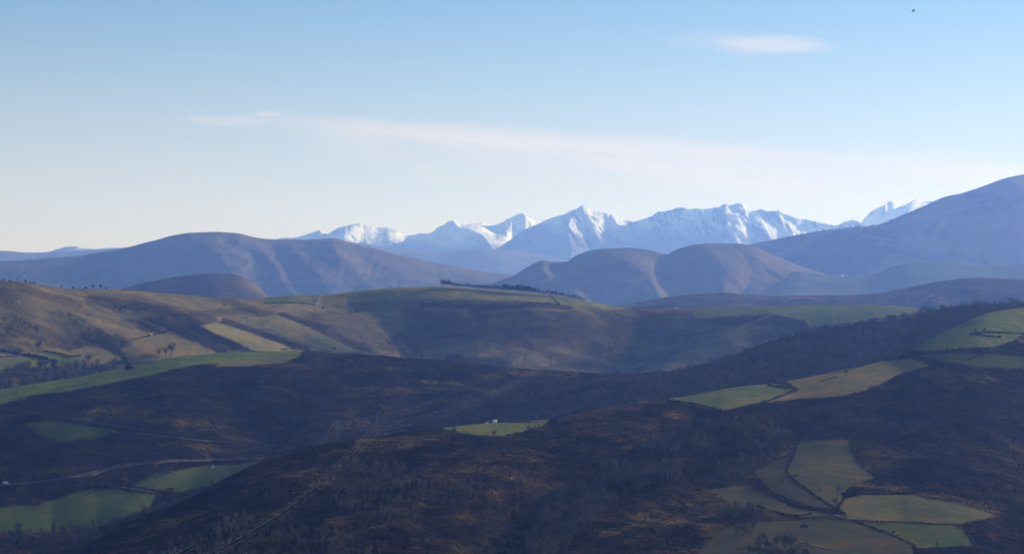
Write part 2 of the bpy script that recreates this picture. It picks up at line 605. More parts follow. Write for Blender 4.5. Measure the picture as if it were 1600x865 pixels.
# main massif
crest = [(740, 404), (780, 386), (800, 372), (830, 353), (852, 344), (872, 338), (890, 331), (901, 325), (909, 321), (918, 325), (930, 330), (940, 331),
         (952, 334), (965, 338), (978, 344), (990, 345), (1004, 342), (1018, 337), (1030, 331), (1045, 328), (1062, 324), (1078, 326), (1095, 327),
         (1110, 326), (1122, 325), (1134, 319), (1142, 321), (1152, 317), (1160, 320), (1168, 326), (1180, 330), (1190, 328), (1202, 331),
         (1216, 330), (1232, 336), (1250, 341), (1270, 345), (1292, 350), (1306, 352), (1320, 346), (1334, 343), (1345, 348), (1370, 352), (1400, 360)]
L = snow_layer('snow_mountains', '', crest, 412, 26500, 1700, 6, 0)
L.crease([([(700, 325), (660, 400)], 320), ([(884, 325), (888, 345), (893, 395)], -400), ([(906, 325), (914, 345), (926, 395)], 20),
          ([(916, 325), (924, 345), (942, 395)], -150), ([(938, 325), (950, 350), (962, 395)], 160), ([(952, 325), (966, 355), (984, 395)], -60),
          ([(972, 325), (990, 355), (1003, 395)], 260), ([(1050, 325), (1060, 355), (1060, 395)], 40), ([(1066, 325), (1074, 355), (1074, 395)], 100), ([(1098, 325), (1102, 350), (1098, 395)], -170),
          ([(1122, 325), (1124, 350), (1128, 395)], 30), ([(1128, 325), (1136, 350), (1160, 395)], -200), ([(1150, 325), (1175, 355), (1198, 395)], 130),
          ([(1165, 325), (1190, 355), (1213, 395)], 0), ([(1190, 325), (1215, 355), (1238, 395)], 250), ([(1205, 325), (1230, 355), (1255, 395)], 140),
          ([(1225, 325), (1255, 355), (1280, 395)], 380), ([(1240, 325), (1270, 355), (1298, 395)], 290), ([(1400, 325), (1440, 395)], 700)], 5, .2)
L.rough(130, 800, 6, True, 15, gain=0.66)
# narrow couloirs running down the faces
L.D -= 85 * fbm((L.U - 0.55 * (L.V - 320)) / 12.0, L.V / 45, 5, 31, .6, ridged=True) * np.minimum(1, L.T * 5)
L.finish_depth(0.5)
rock = sm(fbm((L.U - 0.5 * L.V) / 9.0, L.V / 20, 6, 9, .65), 0.05, 0.16)
low = sm(L.V + 16 * fbm(L.X / 500, L.D / 500, 5, 12, .6) - 14 * sm(L.U, 1090, 1160) + 16 * sm(-L.U, -890, -840), 346, 376)
L.paint((0.9, 0.89, 0.88)); L.paint((0.11, 0.11, 0.13), rock, 0.9); L.paint((0.13, 0.14, 0.16), low, 0.92)
L.build('snow_mountains', 'highest snowy massif with bright snow gullies in the centre of the skyline')

crest = [(1300, 362), (1330, 355), (1345, 346), (1355, 336), (1368, 326), (1380, 321), (1390, 314), (1397, 317), (1406, 322), (1416, 319),
         (1425, 315), (1432, 312), (1440, 316), (1450, 313), (1465, 313), (1480, 318), (1520, 330)]
L = snow_layer('snow_mountains', '', crest, 392, 29800, 1200, 9, 0)
for ln, a, wl, wr in (([(1390, 314), (1375, 340), (1370, 360)], 600, 40, 22), ([(1432, 312), (1420, 330), (1410, 350)], 420, 24, 24)):
    L.fold(ln, a * 1.45, wl * 1.1, wr * .85)
L.rough(130, 1000, 6, True, 25, gain=0.6)
L.finish_depth(0.5)
L.paint((0.9, 0.89, 0.88)); L.paint((0.25, 0.25, 0.28), sm(fbm(L.U / 10, L.V / 9, 5, 19), 0.0, 0.3), 0.7)
L.paint((0.13, 0.14, 0.16), sm(L.V, 352, 372), 0.9)
L.build('snow_mountains', 'twin pointed snowy peaks just left of the big right hill')

# ---- far hills ------------------------------------------------------------
L = Layer('far_hill', [(-150, 392), (0, 392), (60, 394), (90, 393), (140, 390), (190, 387), (240, 377), (275, 369), (330, 372)], const(440),
          const(17500), const(16600), M_far, seed=31)
L.rough(120, 700, 5, False, 3, stretch=2); L.finish_depth(); L.paint(HILL); L.paint(RUST, sm(fbm(L.X / 500, L.D / 300, 4, 4), 0, .5), .5)
L.build('far_hill', 'low purple ridge at the left edge of the skyline')

L = Layer('far_hill', [(520, 376), (560, 379), (600, 385), (650, 391), (690, 394), (730, 391), (760, 389), (800, 392), (840, 397), (870, 402), (890, 408), (940, 416)],
          const(445), const(16500), const(15500), M_far, seed=32)
L.fold([(760, 389), (720, 430)], 120, 60, 80)
L.rough(140, 700, 5, False, 6, stretch=2); L.finish_depth(); L.paint(HILL); L.paint(RUST, sm(fbm(L.X / 500, L.D / 300, 4, 5), 0, .5), .5)
L.build('far_hill', 'hazy lilac ridge below the left snowy summits')

# big hill at the right edge
RH = L = Layer('right_hill', [(1120, 392), (1180, 380), (1210, 374), (1240, 368), (1290, 360), (1330, 355), (1370, 351), (1400, 340), (1440, 323), (1480, 306), (1500, 302),
                         (1540, 289), (1570, 278), (1600, 272), (1660, 262), (1760, 258)],
          const(446), const(13000), const(11400), M_far, seed=33, k=1.15)
for ln, a, wl, wr in (([(1490, 305), (1540, 330), (1640, 352)], 260, 60, 70), ([(1440, 325), (1500, 370), (1620, 395)], 260, 60, 60),
                      ([(1330, 355), (1400, 390), (1480, 420)], 420, 120, 60), ([(1570, 278), (1640, 320)], 200, 50, 60)):
    L.fold(ln, a * 1.6, wl, wr)
for ln, a, wl, wr in (([(1400, 345), (1440, 375), (1500, 400)], 180, 50, 50), ([(1200, 385), (1290, 425)], 100, 60, 60)):
    L.fold(ln, -a * 1.6, wl, wr)
L.rough(190, 900, 6, False, 16, stretch=1.5); L.rough(26, 75, 4, True, 91, stretch=2.2, gain=.6); L.finish_depth()
L.paint((.22, .175, .11)); L.paint((.10, .085, .055), sm(fbm(L.X / 600, L.D / 300, 5, 7), .0, .4), .6)
L.paint(WOOD, sm(fbm(L.X / 300, L.D / 250, 4, 9) + (L.V - 340) / 90 * sm(-L.U, -1420, -1300), .1, .4), .75)
L.patch((.36, .25, .15), [(1415, 375), (1460, 380), (1475, 386)], 15, .9); L.patch(TAN, [(1480, 402), (1530, 408)], 8, .6); L.patch((.32, .22, .14), [(1440, 335), (1520, 345), (1600, 350)], 16, .6)  # warm pale patches paint sunlight onto the hill's slopes
L.build('right_hill', 'broad blue hill rising to the right edge above the snowy peaks')

# left long brown hill
LH = L = Layer('left_hill', [(-150, 414), (0, 408), (60, 404), (130, 398), (190, 388), (240, 376), (275, 367), (300, 363), (335, 362), (370, 364), (400, 371), (430, 374), (470, 374), (500, 373),
                         (520, 372), (545, 378), (580, 386), (620, 397), (660, 406), (700, 414), (740, 421), (775, 426), (810, 430), (860, 440)],
          const(480), const(9600), const(8500), M_far, seed=34, step=(1.7, 1.5))
L.crease([([(-150, 400), (-150, 460)], 60), ([(215, 385), (140, 412), (60, 440)], -110), ([(265, 370), (275, 400), (300, 430)], 20), ([(300, 370), (345, 400), (365, 440)], -60),
          ([(360, 375), (395, 400), (440, 462)], 10), ([(390, 375), (425, 410), (450, 445)], -38), ([(420, 380), (455, 420), (482, 465)], 12), ([(450, 380), (490, 420), (515, 455)], -32),
          ([(480, 380), (520, 415), (545, 460)], 8), ([(520, 380), (560, 420), (590, 460)], -30), ([(550, 380), (585, 420), (610, 465)], 0), ([(600, 395), (660, 440), (690, 470)], -40), ([(860, 430), (860, 470)], 60)], 9)
L.rough(70, 420, 6, False, 26, stretch=1.6, gain=.58); L.rough(22, 75, 4, True, 91, stretch=2.2, gain=.6); L.finish_depth()
L.paint(HILL); L.paint((.105, .09, .06), sm(fbm(L.X / 420, L.D / 240, 5, 17), -.1, .4), .6)
L.paint(DARKG, sm(fbm(L.X / 500, L.D / 300, 4, 19) + sm(L.V, 400, 450) - .4 + .5 * sm(-L.U, -260, -180), 0.1, .5), .6)
L.build('left_hill', 'long smooth brown hill with shallow ravines left of centre')

# centre pair of domed hills
L = Layer('centre_hill', [(640, 458), (700, 450), (760, 443), (800, 432), (822, 418), (850, 407), (866, 409), (884, 409), (900, 399), (925, 391), (955, 388), (985, 387),
                         (1005, 389), (1022, 392), (1042, 397), (1056, 390), (1080, 383), (1110, 380), (1150, 380), (1175, 384), (1205, 397), (1240, 411), (1280, 425), (1320, 436), (1370, 448)],
          const(486), const(8200), const(7300), M_far, seed=35, step=(1.7, 1.5), edge=0.6)
L.crease([([(640, 450), (640, 480)], 100), ([(835, 412), (870, 435), (920, 475)], -80), ([(884, 409), (905, 440), (945, 478)], 40), ([(945, 388), (985, 410), (1015, 435), (1040, 475)], -95),
          ([(1042, 400), (1050, 440), (1068, 480)], 55), ([(1105, 380), (1135, 420), (1128, 470)], -60), ([(1150, 380), (1175, 420), (1160, 470)], 20),
          ([(1195, 390), (1250, 425), (1300, 475)], -95), ([(1370, 445), (1380, 480)], 90)], 4)
L.rough(60, 380, 6, False, 36, stretch=1.6); L.rough(20, 75, 4, True, 91, stretch=2.2, gain=.6); L.finish_depth()
L.paint(HILL); L.paint((.105, .09, .06), sm(fbm(L.X / 420, L.D / 240, 5, 27), -.1, .4), .55)
L.paint(DARKG, sm(fbm(L.X / 500, L.D / 300, 4, 29), 0.0, .5), .5)
L.build('centre_hill', 'pair of rounded hills in the centre with a sharp valley between them')

# green valley floor right of centre
VF = L = Layer('valley_pasture', [(1180, 440), (1250, 424), (1290, 429), (1330, 430), (1370, 426), (1395, 416), (1430, 409), (1470, 408), (1520, 412), (1560, 414), (1600, 412), (1700, 410)],
          const(482), const(7900), const(7100), M_far, seed=37, edge=0.7)
L.rough(90, 380, 5, False, 46, stretch=1.6); L.finish_depth()
L.paint((0.11, 0.13, 0.08)); L.paint(BROWN, sm(fbm(L.X / 260, L.D / 160, 5, 37), 0.05, .35), .6)
L.patch(GREEN, [(1350, 432), (1440, 425), (1540, 424)], 12, .6)
L.build('valley_pasture', 'hazy green valley floor below the big right hill')

# small dome left
L = Layer('small_dome', [(120, 470), (185, 452), (220, 443), (260, 435), (300, 429), (335, 427), (362, 428), (385, 435), (402, 446), (414, 458), (430, 470)],
          const(482), const(6300), const(5900), M_mid, seed=38, edge=0.6)
L.fold([(330, 430), (370, 450), (400, 470)], 60, 60, 40)
L.fold([(240, 450), (330, 468)], 45, 30, 40)
L.rough(30, 200, 6, False, 56, stretch=1.6); L.finish_depth()
L.paint((.09, .075, .045)); L.paint(BROWN, sm(fbm(L.X / 120, L.D / 90, 5, 47), -.1, .3), .5); L.patch(TAN, [(385, 440), (410, 455)], 8, .5)
L.build('small_dome', 'small dark dome behind the left ridge')

# low ridge right
RL = L = Layer('low_ridge', [(930, 484), (970, 476), (1010, 469), (1050, 463), (1090, 459), (1130, 457), (1170, 459), (1220, 462), (1270, 461), (1320, 461), (1370, 458), (1400, 453), (1440, 445),
                         (1480, 438), (1520, 434), (1560, 435), (1600, 437), (1700, 440)],
          const(505), const(5600), const(5200), M_mid, seed=39, edge=0.8)
L.fold([(1440, 446), (1330, 475)], 70, 60, 60); L.fold([(1130, 457), (1090, 485)], 40, 60, 80)
L.rough(35, 220, 6, False, 66, stretch=1.6); L.finish_depth()
L.paint((.09, .075, .045)); L.paint(TAN, sm(fbm(L.X / 90, L.D / 60, 5, 57), 0, .35), .7); L.paint(HEATH, sm(fbm(L.X / 100, L.D / 80, 5, 58) + sm(-L.V, -462, -470) * 0 + .25 * sm(L.U, 1150, 1250) - .1, -.05, .3), .55)
L.build('low_ridge', 'low heather ridge in front of the green valley on the right')

# ---- middle hills (C) ------------------------------------------------------
CM = L = Layer('middle_hills', [(-160, 432), (0, 438), (40, 441), (75, 447), (110, 451), (160, 451), (200, 453), (250, 457), (300, 461), (350, 465), (400, 467), (425, 464), (460, 461), (500, 461),
                         (530, 458), (570, 453), (620, 449), (680, 447), (720, 449), (760, 452), (810, 456), (860, 461), (900, 467), (935, 473), (960, 478), (1000, 481), (1060, 481), (1120, 480),
                         (1180, 478), (1250, 477), (1330, 476), (1390, 477), (1430, 481), (1480, 492), (1560, 505)],
          [(-160, 650), (0, 628), (100, 612), (200, 592), (300, 572), (400, 566), (500, 566), (640, 572), (760, 584), (900, 592), (1000, 590), (1100, 580), (1200, 552), (1300, 520), (1430, 505), (1560, 515)],
          [(-160, 3750), (300, 4150), (500, 4400), (900, 4500), (1560, 4300)],
          [(-160, 3250), (200, 3550), (500, 3900), (900, 3980), (1100, 3980), (1300, 4050), (1560, 4000)], M_mid, seed=41, step=(1.5, 1.4), edge=0.5)
L.crease([([(-160, 440), (-160, 560)], -30), ([(30, 480), (60, 500), (120, 530), (200, 565)], 6), ([(70, 460), (130, 500), (190, 530), (250, 560)], -14),
          ([(140, 462), (200, 500), (262, 524), (335, 552), (400, 575)], 22), ([(210, 455), (290, 490), (350, 520), (420, 545)], -22), ([(300, 470), (330, 497), (400, 525), (470, 548)], 14),
          ([(380, 468), (440, 500), (510, 530), (560, 548)], -12), ([(560, 468), (600, 505), (617, 530), (650, 558), (672, 580)], 66),
          ([(935, 476), (905, 486), (840, 520), (770, 545), (700, 574)], -88), ([(1010, 480), (992, 510), (985, 540), (990, 575)], 14),
          ([(1225, 484), (1205, 490), (1150, 514), (1090, 545), (1035, 572)], -84), ([(1330, 488), (1300, 505), (1200, 545)], 10)], 4)
L.rough(11, 150, 6, False, 76, stretch=1.5, gain=.55); L.rough(2.2, 26, 4, True, 92, stretch=2, gain=.6)
L.finish_depth(0.25)
GR = (0.215, 0.188, 0.092)
L.paint(GR)
L.paint((.082, .068, .038), sm(fbm(L.X / 110, L.D / 60, 5, 67), -.25, .3), .75)
L.paint((.040, .034, .022), sm(fbm(L.X / 90, L.D / 70, 5, 68), .05, .4), .6)
# dark belts between the strip fields
for ln, w in (([(300, 508), (360, 535), (400, 552)], 9), ([(350, 500), (420, 524), (480, 545)], 6), ([(440, 492), (500, 512), (580, 548)], 7), ([(225, 500), (300, 528), (350, 548)], 7)):
    L.patch((.034, .030, .022), ln, w, .85)
# belts of heather and gorse
for ln, w, c, a in (([(230, 505), (300, 515), (420, 545)], 18, GORSE, .75), ([(140, 470), (230, 480), (330, 500)], 12, HEATH, .6), ([(130, 530), (180, 535), (200, 555)], 22, HEATH, .7),
                    ([(660, 476), (760, 480), (850, 475), (890, 480)], 7, GORSE, .8), ([(650, 500), (720, 510), (840, 505)], 30, HEATH, .6),
                    ([(740, 488), (755, 500)], 12, GORSE, .7), ([(1120, 500), (1200, 498), (1250, 505)], 13, HEATH, .8), ([(960, 520), (1080, 525)], 14, HEATH, .6),
                    ([(700, 560), (790, 568)], 10, GORSE, .85), ([(980, 560), (1080, 555)], 14, GORSE, .6), ([(440, 515), (560, 540)], 10, BROWN, .8),
                    ([(345, 505), (460, 540)], 6, HEATH, .7), ([(1180, 530), (1300, 500)], 14, HEATH, .8), ([(300, 490), (400, 485)], 8, HEATH, .5)):
    L.patch(c, ln, w, a)
for ln, w, c, a in (([(800, 545), (880, 520), (960, 500), (1010, 490)], 22, RUST, .45), ([(600, 510), (640, 552)], 9, TAN, .8), ([(520, 500), (590, 525)], 25, GR, .6),
                    ([(1205, 492), (1150, 514), (1045, 562)], 2.6, TAN, .9), ([(60, 500), (190, 560)], 5, TAN, .4), ([(160, 472), (330, 548)], 4, TAN, .5), ([(870, 570), (960, 572)], 7, RUST, .5)):  # tan streaks along spur and ravine lines paint in the sunlit edges
    L.patch(c, ln, w, a, 2)
FT = 'sloping tan field on the left hillside'
L.field('hill_field', 'triangular tan field left of centre below the white cabin', [(188, 545), (236, 526), (262, 519), (300, 536), (338, 551), (270, 560), (200, 566)], (0.157, 0.128, 0.075))
L.field('hill_field', 'narrow pale green strip field slanting down to the right', [(314, 509), (338, 503), (395, 521), (464, 546), (440, 550), (395, 547)], (0.175, 0.165, 0.10))
L.field('hill_field', 'longer green-tan strip field above the narrow one', [(385, 497), (432, 491), (482, 511), (560, 548), (520, 550), (440, 522)], (0.19, 0.172, 0.10))
L.field('hill_field', 'small tan field between hedges on the far left', [(68, 545), (90, 543), (123, 554), (112, 558), (70, 550)], TAN)
L.field('hill_field', 'tan wedge field above the bare hedgerow trees on the left', [(112, 548), (134, 539), (162, 546), (190, 562), (150, 570), (118, 562)], TAN)
L.field('hill_field', 'green field at the left edge below the dark hedge', [(-160, 560), (0, 560), (60, 560), (84, 571), (60, 580), (0, 582), (-160, 590)], DULLG)
L.field('hill_field', 'small green field right of the lone bare tree at the left', [(60, 552), (110, 560), (132, 564), (128, 570), (90, 568), (66, 560)], GREEN)
L.field('crest_field', 'pale green field on the small knoll behind the left ridge', [(400, 474), (425, 465), (460, 461), (500, 461), (482, 473), (420, 476)], DULLG)
L.field('crest_field', 'wide green-tan field over the top of the central hill', [(500, 461), (560, 450), (620, 445), (690, 444), (760, 449), (857, 458), (868, 474), (800, 469), (700, 467), (620, 466), (540, 474), (495, 477)], (0.21, 0.19, 0.09))
L.field('crest_field', 'bright green field right of the dark diagonal hedge on the crest', [(861, 458), (900, 463), (960, 475), (1005, 481), (960, 482), (873, 475)], (0.15, 0.18, 0.075))
L.field('crest_field', 'long green field on the ridge right of centre', [(1080, 488), (1120, 479), (1180, 476), (1330, 474), (1425, 478), (1450, 486), (1300, 508), (1265, 512), (1255, 499), (1200, 490), (1085, 497)], (0.12, 0.15, 0.07))
L.build('middle_hills', 'brown grass and heather hills across the middle distance')

# ---- wooded heath ridge and valley (D) --------------------------------------
DM = L = Layer('heath_ridge', [(-160, 632), (0, 608), (60, 598), (120, 589), (200, 573), (260, 560), (300, 554), (370, 550), (420, 549), (470, 547), (520, 551), (580, 554), (640, 559), (720, 564), (790, 573),
                         (850, 578), (900, 580), (960, 583), (1040, 580), (1100, 568), (1150, 553), (1200, 534), (1260, 519), (1300, 512), (1350, 505), (1420, 496), (1460, 484), (1530, 475), (1600, 474), (1720, 470)],
          [(-160, 880), (0, 876), (80, 874), (150, 858), (220, 828), (300, 796), (360, 764), (420, 734), (500, 712), (600, 696), (690, 688), (850, 676), (960, 650), (1040, 640), (1200, 618), (1300, 602), (1400, 580), (1450, 555), (1520, 520), (1600, 500), (1720, 490)],
          [(-160, 2700), (200, 2900), (470, 3050), (900, 3000), (1200, 3150), (1720, 3550)],
          [(-160, 1850), (100, 1900), (400, 2250), (700, 2500), (1000, 2500), (1300, 2750), (1720, 3250)], M_heath, calm=36, seed=43, step=(1.6, 1.5), edge=0.9)
for ln, a, wl, wr in (
        ([(470, 550), (420, 590), (300, 640), (100, 690)], 90, 90, 80), ([(640, 560), (600, 610), (520, 650)], 60, 60, 60),
        ([(820, 580), (760, 610), (700, 640)], 50, 60, 60), ([(1450, 500), (1380, 530), (1250, 575), (1150, 605)], 70, 60, 60),
        ([(1200, 540), (1100, 590), (1000, 625)], 50, 60, 60), ([(0, 740), (150, 740), (300, 712)], 45, 50, 30)):
    L.fold(ln, a * .6, wl, wr)
for ln, a, wl, wr in (
        ([(340, 590), (380, 640), (430, 690)], 70, 60, 45), ([(1000, 600), (880, 640), (760, 655)], 60, 70, 50), ([(180, 600), (230, 640)], 40, 50, 40),
        ([(1400, 510), (1300, 545), (1180, 590)], 60, 60, 60), ([(560, 560), (560, 620)], 30, 50, 40)):
    L.fold(ln, -a * .6, wl, wr)
L.rough(20, 110, 6, False, 86, stretch=1.4, gain=.6); L.rough(7, 30, 4, True, 93, stretch=1.6, gain=.6)
# the valley floor at lower left is nearly level
L.finish_depth(0.3)
L.paint(HEATH)
L.paint(BROWN, sm(fbm(L.X / 60, L.D / 60, 5, 77), -.05, .3), .7)
L.paint(RUST, sm(fbm(L.X / 40, L.D / 50, 5, 78), .15, .4), .6)
L.paint(GORSE, sm(fbm(L.X / 50, L.D / 70, 5, 79), .0, .3), .8)
for ln, w, c, a in (([(130, 648), (230, 646), (280, 662)], 13, (0.14, 0.115, 0.065), .75), ([(540, 605), (620, 610), (740, 605)], 7, EB, .7), ([(660, 595), (720, 600)], 4, TAN, .6),
                    ([(800, 582), (900, 585)], 6, TAN, .55), ([(400, 565), (480, 575)], 8, EB, .5), ([(100, 620), (200, 615)], 10, ER, .4),
                    ([(280, 695), (340, 700)], 7, EB, .6), ([(430, 670), (480, 680)], 10, ER, .5), ([(0, 640), (100, 640)], 9, EB, .4),
                    ([(1050, 575), (1300, 520), (1500, 488)], 20, WOOD, .8), ([(1150, 605), (1300, 560), (1450, 520)], 20, WOOD, .8), ([(60, 850), (200, 830)], 16, WOOD, .6)):
    L.patch(c, ln, w, a)
rgp = np.random.default_rng(78)
for _ in range(60):
    pu = rgp.uniform(0, 1000); pv_ = rgp.uniform(570, 800)
    if pv_ < np.interp(pu, L.u, L.c) + 14:
        continue
    ln_ = rgp.uniform(30, 110); dv = ln_ * rgp.uniform(-.12, .2)
    L.patch(EB if rgp.random() < .5 else (ER if rgp.random() < .4 else GORSE), [(pu, pv_), (pu + ln_ * .5, pv_ - dv * .7), (pu + ln_, pv_ - dv)], rgp.uniform(2.5, 6), rgp.uniform(.3, .7), int(rgp.integers(1, 50)))
L.field('pasture', 'long green pasture strip climbing from the left edge to the lone bare tree', [(-160, 630), (0, 605), (100, 588), (200, 571), (260, 557), (300, 550), (370, 546), (480, 543), (466, 556), (440, 565), (370, 567), (310, 569), (265, 578), (200, 592), (150, 603), (60, 617), (0, 632), (-160, 660)], (0.115, 0.15, 0.058))
L.field('pasture', 'tan grass end of the long pasture by the dark heath', [(330, 572), (360, 563), (400, 558), (466, 556), (440, 567), (380, 572)], (0.16, 0.145, 0.08))
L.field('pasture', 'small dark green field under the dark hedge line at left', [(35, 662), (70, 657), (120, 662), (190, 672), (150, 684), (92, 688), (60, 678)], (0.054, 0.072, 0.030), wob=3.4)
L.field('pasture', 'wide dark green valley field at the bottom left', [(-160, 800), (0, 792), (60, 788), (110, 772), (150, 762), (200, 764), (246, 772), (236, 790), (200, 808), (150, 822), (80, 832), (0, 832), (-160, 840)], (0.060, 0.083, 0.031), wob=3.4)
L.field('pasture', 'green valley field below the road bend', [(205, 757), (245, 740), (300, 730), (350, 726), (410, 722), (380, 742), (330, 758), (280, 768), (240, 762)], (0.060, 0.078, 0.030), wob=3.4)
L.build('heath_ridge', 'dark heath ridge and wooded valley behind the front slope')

# ---- front slope (E) ---------------------------------------------------------
EM = L = Layer('front_slope', [(-160, 872), (0, 866), (80, 862), (130, 848), (200, 815), (250, 795), (300, 775), (350, 748), (400, 724), (430, 712), (500, 694), (600, 679), (690, 668), (760, 661), (850, 656), (900, 646), (960, 634),
                         (1020, 624), (1060, 620), (1140, 606), (1200, 599), (1230, 595), (1300, 581), (1360, 568), (1400, 558), (1425, 545), (1450, 531), (1500, 506), (1550, 487), (1600, 480), (1720, 468)],
          const(930),
          [(-160, 1500), (200, 1620), (500, 1850), (800, 2050), (1200, 2230), (1400, 2400), (1720, 2950)],
          [(-160, 1300), (200, 1200), (600, 1150), (1200, 1150), (1720, 1350)], M_heath, calm=36, seed=47, step=(1.7, 1.6), edge=0.7)
for ln, a, wl, wr in (
        ([(1020, 630), (900, 680), (700, 745), (500, 820), (400, 870)], 75, 80, 80),
        ([(1040, 760), (960, 800), (860, 850)], 70, 70, 60), ([(760, 790), (640, 800), (520, 825)], 45, 50, 40),
        ([(1150, 660), (1100, 700), (1060, 740)], 40, 60, 60), ([(560, 690), (420, 760), (250, 830)], 45, 60, 60),
        ([(900, 660), (1000, 655), (1080, 670)], 25, 50, 25)):
    L.fold(ln, a * .5, wl, wr)
for ln, a, wl, wr in (
        ([(1080, 660), (1000, 700), (900, 760), (800, 830), (760, 890)], 90, 90, 80), ([(620, 720), (540, 770), (420, 830)], 50, 70, 50),
        ([(1240, 640), (1200, 700), (1160, 750)], 50, 60, 60), ([(300, 800), (380, 780)], 20, 40, 40)):
    L.fold(ln, -a * .6, wl, wr)
L.rough(18, 80, 6, False, 96, stretch=1.4, gain=.6); L.rough(7, 34, 4, True, 94, stretch=1.6, gain=.6)
L.rough(5, 16, 3, False, 98, stretch=1.4, gain=.5)
L.finish_depth(0.3)
L.paint(HEATH)
L.paint(BROWN, sm(fbm(L.X / 45, L.D / 60, 5, 87), 0, .3), .65)
L.paint(RUST, sm(fbm(L.X / 35, L.D / 50, 5, 88), .15, .4), .6)
L.paint(GORSE, sm(fbm(L.X / 40, L.D / 55, 5, 89), .0, .3), .8)
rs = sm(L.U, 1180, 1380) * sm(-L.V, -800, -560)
L.paint((0.017, 0.014, 0.012), rs, .6)  # ground colour darkened on the right, in place of weaker sunlight there
for ln, w, c, a in (([(880, 655), (960, 640), (1010, 628)], 10, (0.13, 0.10, 0.06), .7), ([(860, 690), (920, 700)], 10, EB, .7), ([(560, 690), (640, 685)], 7, (0.08, 0.07, 0.04), .75),
                    ([(420, 735), (560, 700), (700, 680)], 8, EB, .6), ([(1040, 645), (1130, 660)], 9, EB, .7), ([(900, 670), (1020, 665)], 14, EB, .6),
                    ([(510, 815), (600, 800), (660, 790)], 9, (0.12, 0.10, 0.06), .8), ([(640, 765), (760, 770), (860, 760)], 5, ER, .6), ([(700, 810), (760, 812)], 8, EB, .5),
                    ([(1000, 800), (1100, 800), (1120, 840)], 30, EB, .8), ([(1100, 775), (1170, 790), (1230, 812)], 16, (0.085, 0.075, 0.045), .75), ([(1180, 725), (1250, 700), (1300, 740)], 16, (0.075, 0.066, 0.042), .6), ([(1230, 800), (1320, 815), (1440, 850)], 9, (0.08, 0.07, 0.045), .7), ([(1330, 755), (1400, 762), (1480, 775), (1560, 800)], 7, EB, .7), ([(230, 830), (400, 770)], 6, EB, .6), ([(330, 820), (420, 730)], 9, ER, .45), ([(150, 852), (250, 832)], 6, EB, .5),
                    ([(1000, 628), (1040, 626)], 5, TAN, .6), ([(1420, 580), (1540, 590)], 14, DARKG, .5), ([(1400, 610), (1500, 620)], 20, HEATH, .5),
                    ([(760, 735), (860, 715)], 4, EB, .5), ([(1540, 528), (1620, 530)], 7, EB, .8)):
    L.patch(c, ln, w, a)
rgp = np.random.default_rng(77)
for _ in range(60):
    pu = rgp.uniform(150, 1180); pv_ = rgp.uniform(690, 880)
    if pv_ < np.interp(pu, L.u, L.c) + 14:
        continue
    ln_ = rgp.uniform(30, 110); dv = ln_ * rgp.uniform(.1, .4)
    L.patch(EB if rgp.random() < .6 else (ER if rgp.random() < .5 else GORSE), [(pu, pv_), (pu + ln_ * .5, pv_ - dv * .7), (pu + ln_, pv_ - dv)], rgp.uniform(3, 8), rgp.uniform(.35, .75), int(rgp.integers(1, 50)))
L.field('field', 'bright green field on the front ridge crest right of centre', [(1036, 622), (1090, 612), (1140, 603), (1200, 597), (1246, 607), (1195, 627), (1131, 642), (1085, 633)], (0.133, 0.150, 0.077))
L.field('field', 'tan meadow with the lone leaning tree on the front ridge', [(1228, 594), (1300, 578), (1360, 565), (1425, 560), (1455, 570), (1405, 584), (1375, 600), (1342, 612), (1300, 620), (1245, 622), (1200, 628), (1246, 608)], (0.184, 0.145, 0.088))
L.field('field', 'large green field at the right edge below the wood', [(1418, 547), (1450, 528), (1500, 503), (1550, 484), (1600, 476), (1720, 464), (1720, 530), (1600, 523), (1580, 533), (1555, 541), (1500, 546), (1440, 550)], (0.115, 0.136, 0.077))
L.field('field', 'dark green field under the long hedge at the right', [(1435, 555), (1500, 550), (1600, 557), (1720, 565), (1720, 585), (1600, 575), (1540, 574), (1480, 566)], (0.049, 0.059, 0.032))
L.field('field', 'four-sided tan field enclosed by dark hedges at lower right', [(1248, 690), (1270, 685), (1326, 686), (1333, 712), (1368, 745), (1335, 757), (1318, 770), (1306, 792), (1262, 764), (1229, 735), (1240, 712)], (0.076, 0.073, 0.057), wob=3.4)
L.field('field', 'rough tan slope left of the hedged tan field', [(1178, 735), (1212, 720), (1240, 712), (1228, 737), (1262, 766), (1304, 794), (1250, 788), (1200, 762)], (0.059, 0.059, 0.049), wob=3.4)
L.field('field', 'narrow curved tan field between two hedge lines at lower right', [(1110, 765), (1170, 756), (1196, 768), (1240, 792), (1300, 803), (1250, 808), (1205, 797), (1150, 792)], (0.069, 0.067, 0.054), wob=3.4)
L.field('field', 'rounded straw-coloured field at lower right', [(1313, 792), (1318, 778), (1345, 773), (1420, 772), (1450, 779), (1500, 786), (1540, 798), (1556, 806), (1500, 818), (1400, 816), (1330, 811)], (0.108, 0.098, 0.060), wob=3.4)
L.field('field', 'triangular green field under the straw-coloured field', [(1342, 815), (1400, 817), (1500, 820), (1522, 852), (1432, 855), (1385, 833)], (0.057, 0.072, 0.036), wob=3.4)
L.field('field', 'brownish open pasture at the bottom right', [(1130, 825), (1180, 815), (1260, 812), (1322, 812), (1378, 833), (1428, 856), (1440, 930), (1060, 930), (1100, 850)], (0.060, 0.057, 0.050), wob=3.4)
L.field('field', 'small bright green field on the crest beside the white hut', [(688, 668), (726, 659), (770, 658), (858, 655), (846, 665), (795, 681), (760, 680), (725, 676)], (0.135, 0.145, 0.075))
L.build('front_slope', 'dark heather and bramble slope across the foreground')

